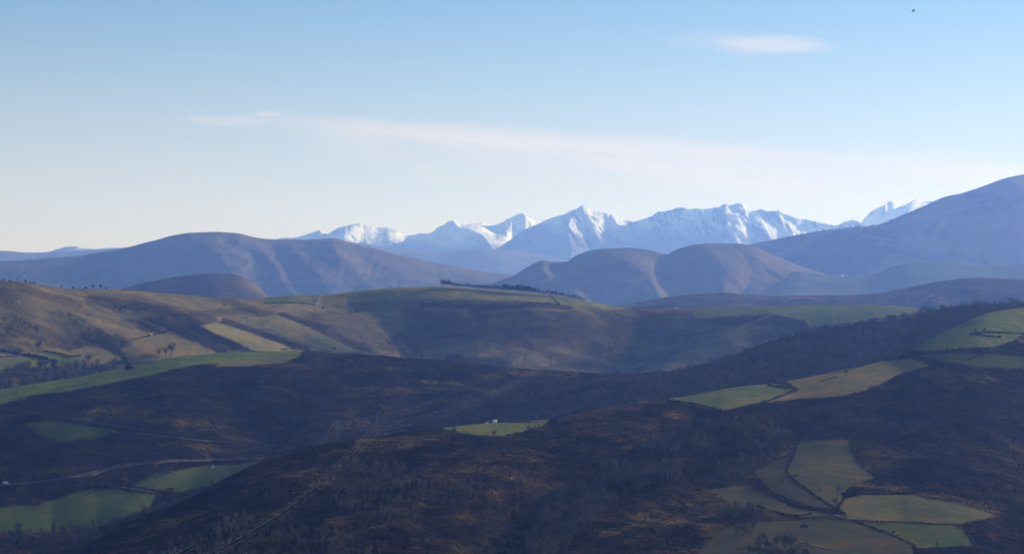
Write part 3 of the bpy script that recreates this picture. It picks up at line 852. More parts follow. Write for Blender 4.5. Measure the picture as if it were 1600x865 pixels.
# valley floor under everything, out to the horizon
gx = np.linspace(-29500, 29500, 61); gy = np.linspace(-3000, 32000, 61)
GX, GY = np.meshgrid(gx, gy)
GZ = np.full_like(GX, -301.0) + 3 * fbm(GX / 3000, GY / 3000, 3, 2)
gi = np.arange(61 * 61).reshape(61, 61)
o = new_mesh('ground', np.stack([GX, GY, GZ], -1).reshape(-1, 3), np.stack([gi[:-1, :-1], gi[:-1, 1:], gi[1:, 1:], gi[1:, :-1]], -1).reshape(-1, 4), M_soil, smooth=True)
tag(o, kind='structure')


# ------------------------------------------------------------------ plants
def ico(sub=1):
    t = (1 + 5 ** .5) / 2
    v = np.array([(-1, t, 0), (1, t, 0), (-1, -t, 0), (1, -t, 0), (0, -1, t), (0, 1, t), (0, -1, -t), (0, 1, -t), (t, 0, -1), (t, 0, 1), (-t, 0, -1), (-t, 0, 1)], float)
    f = np.array([(0, 11, 5), (0, 5, 1), (0, 1, 7), (0, 7, 10), (0, 10, 11), (1, 5, 9), (5, 11, 4), (11, 10, 2), (10, 7, 6), (7, 1, 8), (3, 9, 4), (3, 4, 2), (3, 2, 6), (3, 6, 8), (3, 8, 9), (4, 9, 5), (2, 4, 11), (6, 2, 10), (8, 6, 7), (9, 8, 1)])
    v /= np.linalg.norm(v, axis=1, keepdims=True)
    for _ in range(sub - 1):
        vs = list(map(tuple, v)); cache = {}; nf = []
        def mid(a, b):
            k = (min(a, b), max(a, b))
            if k not in cache:
                m = (np.array(vs[a]) + np.array(vs[b])); m /= np.linalg.norm(m)
                vs.append(tuple(m)); cache[k] = len(vs) - 1
            return cache[k]
        for a, b, c in f:
            ab, bc, ca = mid(a, b), mid(b, c), mid(c, a)
            nf += [(a, ab, ca), (b, bc, ab), (c, ca, bc), (ab, bc, ca)]
        v = np.array(vs); f = np.array(nf)
    return v, f


ICO_V, ICO_F = ico(1)


def merge(parts):
    vs, fs, n = [], [], 0
    for v, f in parts:
        vs.append(v); fs.append(f + n); n += len(v)
    return np.concatenate(vs), np.concatenate(fs)


def stick(p0, p1, r0, r1, k=4):
    p0 = np.array(p0, float); p1 = np.array(p1, float)
    d = p1 - p0; d /= np.linalg.norm(d) + 1e-9
    a = np.cross(d, (0.3, 0.9, 0.1)); a /= np.linalg.norm(a) + 1e-9
    b = np.cross(d, a)
    th = np.arange(k) * 2 * math.pi / k
    ring = np.cos(th)[:, None] * a + np.sin(th)[:, None] * b
    v = np.concatenate([p0 + ring * r0, p1 + ring * r1])
    f = []
    for i in range(k):
        j = (i + 1) % k
        f += [(i, j, k + j), (i, k + j, k + i)]
    f += [(k, k + i, k + i + 1) for i in range(1, k - 1)]
    f += [(0, i + 1, i) for i in range(1, k - 1)]
    return v, np.array(f)


def blob(r, seed, squash=1.0, jitter=0.3):
    rg = np.random.default_rng(seed)
    v = ICO_V * (1 + rg.uniform(-jitter, jitter, (12, 1)))
    return v * np.array([r, r, r * squash]), ICO_F


def leaf_cloud(centres, radii, n, size, seed):
    """many small loose triangles through a volume: foliage"""
    rg = np.random.default_rng(seed)
    centres = np.asarray(centres, float); radii = np.asarray(radii, float)
    k = rg.integers(0, len(centres), n)
    d = rg.normal(size=(n, 3)); d /= np.linalg.norm(d, axis=1, keepdims=True)
    p = centres[k] + d * (radii[k] * rg.uniform(0.45, 1.05, n) ** 0.6)[:, None] * np.array([1, 1, .85])
    a = rg.normal(size=(n, 3)); a /= np.linalg.norm(a, axis=1, keepdims=True)
    b = np.cross(a, rg.normal(size=(n, 3))); b /= np.linalg.norm(b, axis=1, keepdims=True)
    s = size * rg.uniform(.6, 1.4, (n, 1))
    v = np.stack([p + a * s, p - a * s * .5 + b * s * .8, p - a * s * .5 - b * s * .8], 1).reshape(-1, 3)
    return v, np.arange(3 * n).reshape(-1, 3)


def bare_tree(seed, twigs=170, h=10.0, w=0.36, tw=0.10):
    """tapered trunk, limbs and a see-through crown of twigs, h metres tall"""
    rg = np.random.default_rng(seed)
    tr = [stick((0, 0, -0.6), (rg.uniform(-.2, .2), rg.uniform(-.2, .2), h * .34), h * .028, h * .018, 5)]
    top = np.array([0, 0, h * .34]); tips = []
    for i in range(6):
        a = i * 1.05 + rg.uniform(-.4, .4)
        r = h * w * rg.uniform(.45, .85)
        e = np.array([math.cos(a) * r, math.sin(a) * r, h * rg.uniform(.55, .86)])
        tr.append(stick(top * rg.uniform(.7, 1), e, h * .014, h * .004, 3)); tips.append(e)
    e = np.array([0, 0, h * .92]); tr.append(stick(top, e, h * .014, h * .003, 3)); tips.append(e)
    tips = np.array(tips)
    # twigs: thin slivers fanning up and outwards from the limbs
    n = twigs
    k = rg.integers(0, len(tips), n)
    base = top + (tips[k] - top) * rg.uniform(.25, 1, (n, 1)) + rg.normal(size=(n, 3)) * h * .055
    out = base - np.array([0, 0, h * .35]); out /= np.linalg.norm(out, axis=1, keepdims=True) + 1e-9
    out += rg.normal(size=(n, 3)) * .45; out /= np.linalg.norm(out, axis=1, keepdims=True)
    ln = h * rg.uniform(.09, .19, (n, 1))
    sd_ = np.cross(out, rg.normal(size=(n, 3))); sd_ /= np.linalg.norm(sd_, axis=1, keepdims=True)
    tv = np.stack([base + sd_ * tw, base - sd_ * tw, base + out * ln], 1).reshape(-1, 3)
    return merge(tr), (tv, np.arange(3 * n).reshape(-1, 3))


def ever_tree(seed, h=9.0, n=260, spread=.34):
    rg = np.random.default_rng(seed)
    tr = stick((0, 0, -.6), (0, 0, h * .5), h * .035, h * .02, 5)
    cs = [(0, 0, h * .6)]; rs = [h * spread * .8]
    for i in range(6):
        a = i * 1.05 + rg.uniform(-.3, .3)
        cs.append((math.cos(a) * h * spread * .5, math.sin(a) * h * spread * .5, h * rg.uniform(.4, .78))); rs.append(h * spread * rg.uniform(.45, .65))
    bl = []
    for c, r in zip(cs, rs):
        v, f = blob(r * .72, seed * 11 + len(bl), .95); bl.append((v + np.array(c), f))
    bl.append(leaf_cloud(cs, rs, n, h * .045, seed))
    return tr, merge(bl)


def conifer(seed, h=10.0, n=200):
    rg = np.random.default_rng(seed)
    tr = stick((0, 0, -.6), (0, 0, h * .9), h * .025, h * .006, 5)
    t = rg.uniform(0.08, 1, n) ; z = h * (.1 + .9 * t); r = h * .2 * (1 - t) * rg.uniform(.3, 1.05, n) + .1
    a = rg.uniform(0, 6.283, n)
    p = np.stack([np.cos(a) * r, np.sin(a) * r, z], 1)
    o_ = np.stack([np.cos(a), np.sin(a), -.35 + 0 * a], 1); s = np.cross(o_, (0, 0, 1.))
    L_ = h * .075
    v = np.stack([p + o_ * L_, p - o_ * L_ * .6 + s * L_ * .7, p - o_ * L_ * .6 - s * L_ * .7], 1).reshape(-1, 3)
    return tr, (v, np.arange(3 * n).reshape(-1, 3))


# prototypes: (trunk mesh, crown mesh)
PROTO = {}


def proto_mesh(name, vf, mat):
    o = new_mesh(name, vf[0], vf[1], mat, link=False)
    me = o.data
    bpy.data.objects.remove(o)
    return me


for k in range(5):
    t, c = bare_tree(100 + k, 270, tw=0.12)
    PROTO['bare%d' % k] = (proto_mesh('trunk', t, M_bark), proto_mesh('crown', c, M_twig), 10.0)
for k in range(4):
    t, c = ever_tree(200 + k)
    PROTO['ever%d' % k] = (proto_mesh('trunk', t, M_bark), proto_mesh('crown', c, M_ever), 9.0)
for k in range(3):
    t, c = conifer(300 + k)
    PROTO['cone%d' % k] = (proto_mesh('trunk', t, M_bark), proto_mesh('crown', c, M_ever), 10.0)


def place_tree(layer, u, v, hpx, kind, name, label, category='tree', group=None, wide=1.0, sink=0.0):
    p = layer.at(u, v)[0]
    s = hpx * p[1] / F / PROTO[kind][2]
    root = empty(name, (p[0], p[1], p[2] - sink), float(rng.uniform(0, 6.28)))
    root.scale = (s * wide, s * wide, s)
    tag(root, label, category, group)
    for nm, me in (('trunk', PROTO[kind][0]), ('crown', PROTO[kind][1])):
        o = bpy.data.objects.new(nm, me)
        scene.collection.objects.link(o)
        o.parent = root
    return root


def scatter(name, label, layer, pts, kinds, hpx, mat, seed, twigs=60, wide=1.0, category=None):
    """a wood or a thicket that reads as one mass: real little trees joined into one mesh"""
    rg = np.random.default_rng(seed)
    protos = []
    for k in range(8):
        if kinds == 'bare':
            t, c = bare_tree(seed * 13 + k, twigs, tw=0.17); protos.append((merge([t, c]), 10.0))
        elif kinds == 'ever':
            t, c = ever_tree(seed * 13 + k, n=twigs); protos.append((merge([t, c]), 9.0))
        elif kinds == 'bush':
            b1 = blob(.55, seed * 7 + k, .7, .4)
            v, f = merge([b1, leaf_cloud([(0, 0, 0), (.45, .1, 0)], [.62, .48], twigs, .13, seed + k)])
            protos.append(((v + np.array([0, 0, .35]), f), 1.0))
    P = layer.at(pts[:, 0], pts[:, 1])
    vs, fs, n = [], [], 0
    grp = rg.integers(0, 8, len(P))
    for k in range(8):
        q = P[grp == k]
        if not len(q):
            continue
        (v, f), H = protos[k]
        s = rg.uniform(hpx[0], hpx[1], len(q)) * q[:, 1] / F / H
        a = rg.uniform(0, 6.283, len(q))
        ca, sa = np.cos(a) * s, np.sin(a) * s
        x = v[None, :, 0] * ca[:, None] - v[None, :, 1] * sa[:, None]
        y = v[None, :, 0] * sa[:, None] + v[None, :, 1] * ca[:, None]
        z = v[None, :, 2] * s[:, None]
        w = np.stack([x * wide + q[:, 0:1], y * wide + q[:, 1:2], z + q[:, 2:3]], -1)
        vs.append(w.reshape(-1, 3))
        fs.append((f[None] + (np.arange(len(q)) * len(v))[:, None, None]).reshape(-1, 3) + n)
        n += len(q) * len(v)
    o = new_mesh(name, np.concatenate(vs), np.concatenate(fs), mat)
    tag(o, label, category, kind='stuff')
    return o


def rand_in(poly, n, seed, layer=None, holes=(), clump=None):
    rg = np.random.default_rng(seed)
    p = np.array(poly, float)
    out = []
    tot = 0
    while tot < n:
        q = rg.uniform(p.min(0), p.max(0), (n * 4, 2))
        m = inpoly(q[:, 0], q[:, 1], poly)
        for h in holes:
            m &= ~inpoly(q[:, 0], q[:, 1], h)
        if clump:
            m &= fbm(q[:, 0] / clump[0], q[:, 1] / (clump[0] * .5), 3, seed) > clump[1]
        if layer is not None:
            c = np.interp(q[:, 0], layer.u, layer.c)
            m &= q[:, 1] > c + 1
        q = q[m]; out.append(q); tot += len(q)
    q = np.concatenate(out)[:n]
    return q


E_FIELDS = [[(1036, 622), (1140, 603), (1200, 597), (1246, 607), (1131, 644)],
            [(1228, 594), (1360, 565), (1460, 556), (1405, 590), (1342, 615), (1245, 626), (1190, 630)],
            [(1410, 548), (1450, 528), (1500, 503), (1600, 476), (1720, 464), (1720, 585), (1600, 578), (1470, 568), (1430, 556)],
            [(1178, 738), (1248, 688), (1326, 684), (1335, 712), (1372, 747), (1322, 770), (1450, 770), (1560, 806), (1505, 820), (1526, 856), (1440, 880), (1440, 930), (1060, 930), (1100, 830), (1100, 765), (1170, 754)],
            [(685, 668), (726, 658), (860, 654), (795, 684), (725, 678)]]

# woods of bare trees
wood_band = [(1040, 588), (1110, 572), (1160, 557), (1210, 537), (1270, 521), (1350, 508), (1420, 499), (1460, 488), (1540, 479), (1720, 474), (1720, 486), (1600, 492), (1550, 500), (1500, 520), (1450, 545), (1400, 572), (1300, 596), (1200, 612), (1040, 634), (960, 645), (900, 650), (980, 610)]
scatter('wood', 'wood of bare brown trees on the slope running up to the right edge', DM, rand_in(wood_band, 2500, 1, DM), 'bare', (7, 18), M_twig, 1, 70, category='wood')
scatter('wood', 'thin bare woodland in the dark valley behind the front crest', DM,
        rand_in([(640, 668), (700, 640), (780, 618), (860, 600), (960, 592), (1040, 588), (980, 620), (900, 646), (850, 662), (700, 676)], 1500, 2, DM), 'bare', (7, 14), M_twig, 2, 60, category='wood')
scatter('wood', 'bare wood in the hollow at the left edge above the long pasture', CM,
        rand_in([(-120, 600), (0, 588), (30, 578), (60, 572), (110, 574), (150, 576), (185, 572), (196, 582), (110, 600), (0, 618), (-120, 635)], 330, 3, CM), 'bare', (10, 18), M_twig, 3, 90, category='wood')
scatter('wood', 'pale bare trees filling the gully of the front slope', EM,
        rand_in([(820, 865), (850, 800), (900, 760), (980, 710), (1060, 680), (1180, 660), (1240, 690), (1180, 735), (1110, 765), (1040, 750), (960, 790), (900, 840), (860, 900)], 1300, 4, EM, clump=(60, -.3)), 'bare', (9, 22), M_twig_pale, 4, 80, category='wood')
scatter('wood', 'bare trees scattered over the lower front slope', EM,
        rand_in([(200, 880), (330, 830), (480, 740), (650, 720), (800, 740), (860, 800), (800, 900), (200, 900)], 1300, 5, EM, clump=(70, -.12)), 'bare', (7, 18), M_twig_pale, 5, 75, category='wood')
scatter('wood', 'bare trees along the foot of the bottom left valley field', DM,
        rand_in([(-100, 850), (0, 838), (100, 830), (180, 818), (250, 795), (340, 758), (420, 722), (440, 724), (360, 762), (300, 792), (150, 850), (0, 870), (-100, 872)], 330, 6, DM), 'bare', (10, 18), M_twig, 6, 90, category='wood')
scatter('wood', 'bare copse at the bottom edge beside the brownish pasture', EM,
        rand_in([(1160, 862), (1190, 845), (1230, 850), (1262, 866), (1262, 900), (1150, 900)], 60, 7, EM), 'bare', (14, 26), M_twig_pale, 7, 160, category='wood')
scatter('wood', 'blue-grey bare thicket around the ditch left of the brownish pasture', EM,
        rand_in([(1120, 800), (1150, 796), (1190, 802), (1180, 822), (1165, 850), (1150, 850), (1140, 825)], 70, 8, EM), 'bare', (10, 18), M_twig_pale, 8, 110, category='wood')

# gorse, bramble and heather clumps
scatter('gorse', 'gorse and bramble scrub over the front slope', EM,
        rand_in([(-150, 880), (150, 850), (300, 785), (430, 716), (690, 672), (900, 650), (1020, 627), (1140, 610), (1300, 600), (1720, 560), (1720, 920), (-150, 920)], 24000, 11, EM, E_FIELDS, clump=(38, -.25)), 'bush', (0.7, 3.2), M_gorse, 11, 6, category='scrub')
D_FIELDS = [[(-160, 660), (0, 600), (100, 585), (200, 568), (300, 545), (485, 540), (466, 570), (260, 582), (60, 622)], [(35, 658), (190, 670), (90, 692)], [(-160, 850), (-160, 790), (60, 785), (110, 768), (250, 768), (236, 795), (80, 838)], [(205, 760), (300, 727), (420, 716), (330, 762), (240, 768)]]
scatter('gorse', 'gorse and heather scrub over the dark ridge behind', DM,
        rand_in([(-150, 640), (0, 612), (200, 590), (470, 552), (640, 563), (790, 577), (960, 586), (1040, 590), (960, 640), (690, 672), (430, 716), (300, 770), (150, 850), (-150, 870)], 19000, 12, DM, D_FIELDS, clump=(38, -.25)), 'bush', (0.6, 2.5), M_gorse, 12, 5, category='scrub')
scatter('gorse', 'low gorse dots on the middle hills', CM,
        rand_in([(-100, 470), (200, 470), (560, 480), (900, 480), (1250, 500), (1100, 560), (760, 575), (640, 560), (330, 550), (200, 555), (100, 540), (-100, 545)], 2600, 13, CM, [[(385, 490), (480, 505), (565, 552), (180, 570), (260, 515), (310, 530), (310, 500)]], clump=(60, .05)), 'bush', (.9, 2.0), M_gorse, 13, 6, category='scrub')
scatter('gorse', 'dark gorse specks along the low heather ridge on the right', RL,
        rand_in([(1000, 472), (1170, 460), (1370, 462), (1520, 437), (1700, 442), (1700, 465), (1300, 475), (1000, 478)], 500, 14, RL, clump=(50, 0)), 'bush', (1.2, 2.6), M_gorse, 14, 6, category='scrub')
scatter('wood', 'far wooded edge on the shoulder of the right hill', RH,
        rand_in([(1200, 380), (1240, 368), (1330, 355), (1400, 340), (1440, 324), (1440, 332), (1400, 350), (1330, 362), (1200, 388)], 350, 15, RH), 'ever', (2.0, 4.0), M_ever, 15, 14, category='wood')


# ------------------------------------------------------------------ hedges
def densify(line, step):
    out = []
    for (x0, y0), (x1, y1) in zip(line[:-1], line[1:]):
        n = max(1, int(math.hypot(x1 - x0, y1 - y0) / step))
        for i in range(n):
            out.append((x0 + (x1 - x0) * i / n, y0 + (y1 - y0) * i / n))
    out.append(line[-1])
    return np.array(out)


def hedge(layer, line, hpx, label, seed, mat=None, step=1.4, gap=0.0, group=None, name='hedge'):
    rg = np.random.default_rng(seed)
    pts = densify(line, step)
    pts = pts[rg.random(len(pts)) > gap]
    P = layer.at(pts[:, 0], pts[:, 1])
    c = P.mean(0)
    parts = []
    for i, p in enumerate(P):
        r = hpx * p[1] / F * .5 * rg.uniform(.45, 1.5)
        v, f = blob(r, seed * 1000 + i, 1.0, .35)
        parts.append((v + p + np.array([rg.normal() * r * .3, rg.normal() * r * .3, r * .55]) - c, f))
        lv, lf = leaf_cloud([p - c + np.array([0, 0, r * .8])], [r * 1.15], 7, r * .3, seed * 77 + i)
        parts.append((lv, lf))
    v, f = merge(parts)
    o = new_mesh(name, v, f, mat or M_hedge)
    o.location = c
    tag(o, label, 'hedge', group or 'hedges between the fields')
    return o


HEDGES = [
    (EM, [(1244, 690), (1270, 685), (1327, 684)], 4.0, 'dark hedge along the top of the four-sided tan field'),
    (EM, [(1327, 684), (1330, 700), (1337, 715), (1352, 733), (1371, 747)], 4.5, 'thick dark hedge down the right side of the four-sided tan field'),
    (EM, [(1246, 690), (1242, 710), (1229, 732), (1232, 742)], 2.6, 'thin hedge down the left side of the four-sided tan field'),
    (EM, [(1237, 748), (1262, 765), (1290, 785), (1308, 797)], 3.0, 'straight dark hedge slanting towards the straw-coloured field'),
    (EM, [(1215, 754), (1232, 746), (1247, 742)], 2.2, 'short hedge crossing the corner left of the four-sided tan field'),
    (EM, [(1150, 738), (1172, 757), (1200, 772), (1228, 783), (1262, 795), (1305, 803)], 3.2, 'long curved hedge in the hollow under the four-sided tan field'),
    (EM, [(1205, 768), (1240, 782), (1285, 798)], 2.0, 'thin upper hedge parallel to the long curved one'),
    (EM, [(1184, 790), (1205, 797), (1225, 804), (1250, 806), (1268, 802)], 3.0, 'lower curved hedge above the brownish pasture'),
    (EM, [(1318, 773), (1345, 771), (1380, 771), (1424, 771)], 5.5, 'thick dark hedge along the top of the straw-coloured field'),
    (EM, [(1333, 812), (1400, 815), (1450, 817), (1495, 820)], 1.8, 'thin hedge between the straw-coloured and the green field'),
    (EM, [(1333, 813), (1360, 822), (1395, 836), (1430, 852)], 2.4, 'straight dark hedge along the lower left of the green triangle'),
    (EM, [(1495, 819), (1510, 832), (1522, 850)], 4.0, 'dark hedge down the right end of the green triangle'),
    (EM, [(1420, 550), (1450, 550), (1480, 548), (1520, 546), (1560, 548), (1600, 553), (1680, 558)], 4.0, 'long dark hedge under the large green field at the right edge'),
    (EM, [(1524, 519), (1560, 520), (1600, 522), (1680, 524)], 3.0, 'upper dark hedge crossing the large green field'),
    (EM, [(1514, 522), (1530, 523), (1545, 526), (1562, 527)], 3.5, 'short curved hedge end hooking into the large green field'),
    (EM, [(1563, 541), (1542, 550), (1510, 564)], 3.0, 'diagonal hedge below the long hedge at the right'),
    (EM, [(1034, 622), (1060, 627), (1090, 632), (1115, 638), (1131, 643)], 2.8, 'dark hedge along the lower left of the bright crest field'),
    (EM, [(1131, 643), (1160, 636), (1195, 628), (1246, 610)], 2.6, 'dark hedge along the lower right of the bright crest field'),
    (EM, [(1200, 602), (1222, 605), (1246, 608)], 3.6, 'dark hedge at the top right corner of the bright crest field'),
    (EM, [(1295, 585), (1320, 580), (1350, 571)], 2.0, 'thin brown hedge near the top of the tan meadow'),
    (EM, [(1282, 596), (1308, 589)], 1.8, 'short dark strip in the middle of the tan meadow'),
    (EM, [(775, 660), (810, 660), (850, 660)], 2.0, 'low dark bank above the small crest field'),
    (EM, [(790, 681), (815, 676), (832, 670)], 3.0, 'dark hedge below the small crest field'),
    (EM, [(1131, 645), (1150, 655), (1146, 665), (1180, 668), (1225, 682), (1244, 690)], 1.8, 'thin wall running from the bright crest field to the four-sided tan field'),
    (DM, [(20, 642), (60, 648), (110, 656), (190, 669), (250, 676)], 4.2, 'dark hedge line above the small dark green field at left'),
    (DM, [(250, 676), (320, 684), (400, 694), (455, 702)], 2.4, 'dark hedge continuing right towards the wires'),
    (DM, [(120, 757), (170, 759), (215, 768), (245, 771)], 3.5, 'dark hedge between the two valley fields'),
    (DM, [(30, 622), (60, 618), (110, 613)], 2.5, 'brown hedge at the lower edge of the long pasture'),
    (CM, [(-80, 545), (0, 548), (30, 553), (60, 558), (88, 566)], 4.5, 'thick dark hedge at the left edge above the green field'),
    (CM, [(0, 558), (25, 556)], 2.2, 'short hedge below the thick one at the left edge'),
    (CM, [(70, 548), (95, 553), (112, 557), (124, 556)], 2.4, 'thin dark hedge below the small tan field on the far left'),
    (CM, [(858, 461), (868, 469), (874, 476)], 1.8, 'short dark hedge running down over the central crest'),
    (CM, [(980, 481), (1040, 481), (1105, 481)], 1.3, 'fine dark hedge along the crest right of centre'),
    (CM, [(1075, 498), (1130, 499), (1185, 494)], 1.6, 'dark edge under the long ridge field right of centre'),
    (CM, [(413, 474), (440, 473), (470, 473), (490, 476)], 1.8, 'dark hedge by the white farmhouse behind the left ridge'),
    (CM, [(190, 536), (236, 524), (262, 517)], 2.0, 'dark hedge along the top of the triangular tan field'),
    (CM, [(440, 546), (465, 545)], 2.0, 'short dark hedge at the tip of the narrow strip field'),
]
for i, (ly, ln, hp, lb) in enumerate(HEDGES):
    hedge(ly, ln, hp, lb, 500 + i, gap=0.1, step=max(1.0, hp * .42))

# ------------------------------------------------------------------ single trees
T = place_tree
T(DM, 201, 585, 21, 'ever0', 'oak_tree', 'dark round evergreen tree standing alone in the long green pasture', wide=1.15)
T(DM, 365, 556, 24, 'bare0', 'bare_tree', 'tall bare tree at the top end of the long green pasture')
T(CM, 268, 556, 24, 'bare1', 'bare_tree', 'broad bare tree on the edge below the triangular tan field, right of its pair')
T(CM, 248, 558, 15, 'bare2', 'bare_tree', 'smaller bare tree left of the broad one below the tan field')
T(CM, 259, 557, 16, 'bare4', 'bare_tree', 'slim bare tree between the two trees below the tan field')
T(CM, 60, 549, 22, 'bare3', 'bare_tree', 'bare tree standing above the green field on the far left')
T(CM, 57, 527, 20, 'bare2', 'bare_tree', 'thin bare tree higher up the far left hillside', wide=.7)
T(CM, 138, 570, 20, 'bare4', 'bare_tree', 'bare hedgerow tree at the right end of the left wood')
T(CM, 152, 573, 14, 'bare1', 'bare_tree', 'short bare tree in the hedgerow just right of the left wood')
T(CM, 179, 573, 16, 'bare0', 'bare_tree', 'bare hedgerow tree just left of the dark evergreen')
T(CM, 195, 570, 18, 'bare3', 'bare_tree', 'pale bare tree behind the dark round evergreen')
T(CM, 522, 547, 7, 'ever1', 'bush', 'round dark bush at the foot of the longer strip field', 'bush', wide=1.3)
T(CM, 10, 475, 5, 'ever2', 'bush', 'dark bush on the slope at the far left edge', 'bush', wide=1.2)
T(EM, 1209, 604, 15, 'bare2', 'bare_tree', 'small bare tree at the top corner of the bright crest field')
T(EM, 1322, 586, 11, 'bare1', 'bare_tree', 'lone bare tree in the tan meadow on the front ridge')
T(EM, 1322.5, 587, 2.6, 'ever3', 'bush', 'dark bush round the foot of the lone tree in the tan meadow', 'bush', wide=2)
T(EM, 1524, 519, 7, 'ever0', 'bush', 'dark round tree at the end of the upper hedge in the large green field', 'tree')
T(EM, 1538, 519, 8, 'bare4', 'bare_tree', 'tiny bare tree on the upper hedge in the large green field')
T(EM, 1077, 632, 6, 'ever1', 'bush', 'small round tree on the hedge of the bright crest field', 'tree')
T(EM, 1083, 635, 5, 'ever2', 'bush', 'dark bush beside the small round tree on the crest hedge', 'bush', wide=1.4)
T(EM, 1035, 626, 7, 'ever3', 'bush', 'dark clump at the left tip of the bright crest field', 'bush', wide=1.7)
T(EM, 1015, 628, 6, 'ever0', 'bush', 'dark low clump on the crest left of the bright field', 'bush', wide=2.2)
T(EM, 1396, 834, 7, 'ever1', 'bush', 'round dark bush on the hedge beside the green triangle', 'bush', wide=1.1)
T(EM, 1402, 838, 4, 'ever2', 'bush', 'small bush just below the round one by the green triangle', 'bush', wide=1.5)
T(EM, 1428, 860, 9, 'ever3', 'bush', 'dark bush at the bottom tip of the green triangle', 'bush', wide=1.4)
T(EM, 1464, 856, 14, 'cone0', 'conifer', 'small pointed conifer under the green triangle at the bottom')
T(EM, 1256, 829, 14, 'ever2', 'bush', 'dark rounded thicket standing in the brownish pasture', 'bush', wide=1.5)
T(EM, 1171, 792, 11, 'ever1', 'bush', 'dark blue bush at the left end of the lower curved hedge', 'bush', wide=1.2)
T(EM, 1144, 806, 9, 'ever0', 'bush', 'dark bush in the pale grass above the ditch', 'bush', wide=1.6)
T(EM, 1281, 770, 9, 'bare3', 'bare_tree', 'small bare tree inside the four-sided tan field')
T(EM, 1310, 774, 18, 'bare0', 'bare_tree', 'bare tree at the corner where the hedges meet the straw-coloured field')
T(EM, 1305, 792, 16, 'bare2', 'bare_tree', 'bare tree at the left tip of the straw-coloured field')
T(EM, 1261, 852, 10, 'bare4', 'bare_tree', 'thin bare sapling on the pale path at the bottom right', wide=.6)
T(EM, 1268, 857, 3.5, 'ever3', 'bush', 'tiny dark bush on the pale path at the bottom right', 'bush', wide=1.6)
T(EM, 731, 682, 9, 'cone1', 'conifer', 'small dark conifer below the left part of the small crest field')
T(EM, 760, 685, 10, 'cone2', 'conifer', 'dark conifer below the middle of the small crest field')
T(EM, 825, 671, 7, 'ever0', 'bush', 'round dark bush at the lower right of the small crest field', 'bush', wide=1.4)
T(EM, 710, 680, 15, 'bare1', 'bare_tree', 'bare tree in front of the small crest field, left of the dark conifer')
T(EM, 684, 678, 14, 'bare3', 'bare_tree', 'bare tree left of the small crest field')
T(EM, 688, 681, 13, 'bare0', 'bare_tree', 'second bare tree at the left tip of the small crest field')
T(EM, 772, 684, 14, 'bare2', 'bare_tree', 'bare tree in front of the small crest field, right of the dark conifer')
T(EM, 755, 657, 8, 'ever3', 'bush', 'dark bush left of the white hut on the crest', 'bush', wide=1.4)
T(DM, 52, 795, 20, 'bare1', 'bare_tree', 'bare tree casting a long shadow in the bottom left valley field')
T(DM, 73, 783, 5, 'ever2', 'bush', 'dark bush at the top of the bottom left valley field', 'bush', wide=1.5)
T(DM, 112, 782, 4, 'ever1', 'bush', 'small dark bush in the middle of the bottom left valley field', 'bush', wide=1.6)
T(DM, 28, 830, 17, 'bare3', 'bare_tree', 'leaning bare tree at the lower edge of the bottom left field')
T(DM, 84, 838, 24, 'bare0', 'bare_tree', 'tall bare tree at the lower edge of the bottom left field', wide=.7)
T(DM, 95, 838, 22, 'bare4', 'bare_tree', 'second tall bare tree right beside the tall one at the lower field edge', wide=.6)
T(DM, 265, 768, 8, 'ever0', 'bush', 'dark thicket where the two valley fields meet', 'bush', wide=3.0)
T(DM, 712, 566, 7, 'bare2', 'bare_tree', 'tiny tree on the crest of the dark ridge left of the pylons')
T(DM, 964, 588, 12, 'bare1', 'bare_tree', 'bare tree on the crest of the dark ridge right of the pylons')

# row on the far-left crest
for i, (u, h, k, w, lb) in enumerate(((5, 5, 'ever0', 1.8, 'dark low tree at the very left end of the crest'), (16, 4.5, 'ever1', 1.6, 'second low dark bush from the left on the crest'),
                                      (40, 7, 'ever2', 1.2, 'dark round bush left in the trio on the falling crest'), (47, 4.5, 'ever3', 2.0, 'flat dark bush in the middle of the trio on the crest'), (53, 6, 'ever0', 1.5, 'dark bush right in the trio on the falling crest'),
                                      (96, 7, 'bare0', 1.2, 'leafless grey tree just left of the round dark one on the crest'), (114, 6.5, 'ever1', 1.2, 'round dark tree alone on the level crest'), (134, 6, 'ever2', 1.5, 'wide dark tree in the middle of the level crest'),
                                      (145, 11, 'bare3', .8, 'tall thin bare tree on the level crest right of the wide dark one'), (157, 11, 'bare1', 1.0, 'spreading bare tree on the crest left of the last round bush'), (166, 5.5, 'ever3', 1.2, 'small round dark bush right of the spreading bare tree'),
                                      (194, 3, 'ever0', 2.0, 'low dark bush where the crest meets the small dome'))):
    v = np.interp(u, CM.u, CM.c) + 1.4
    T(CM, u, v, h * .88, k, 'tree' if h > 5.8 else 'bush', lb, 'tree' if h > 5.8 else 'bush', 'trees along the left crest', wide=w)

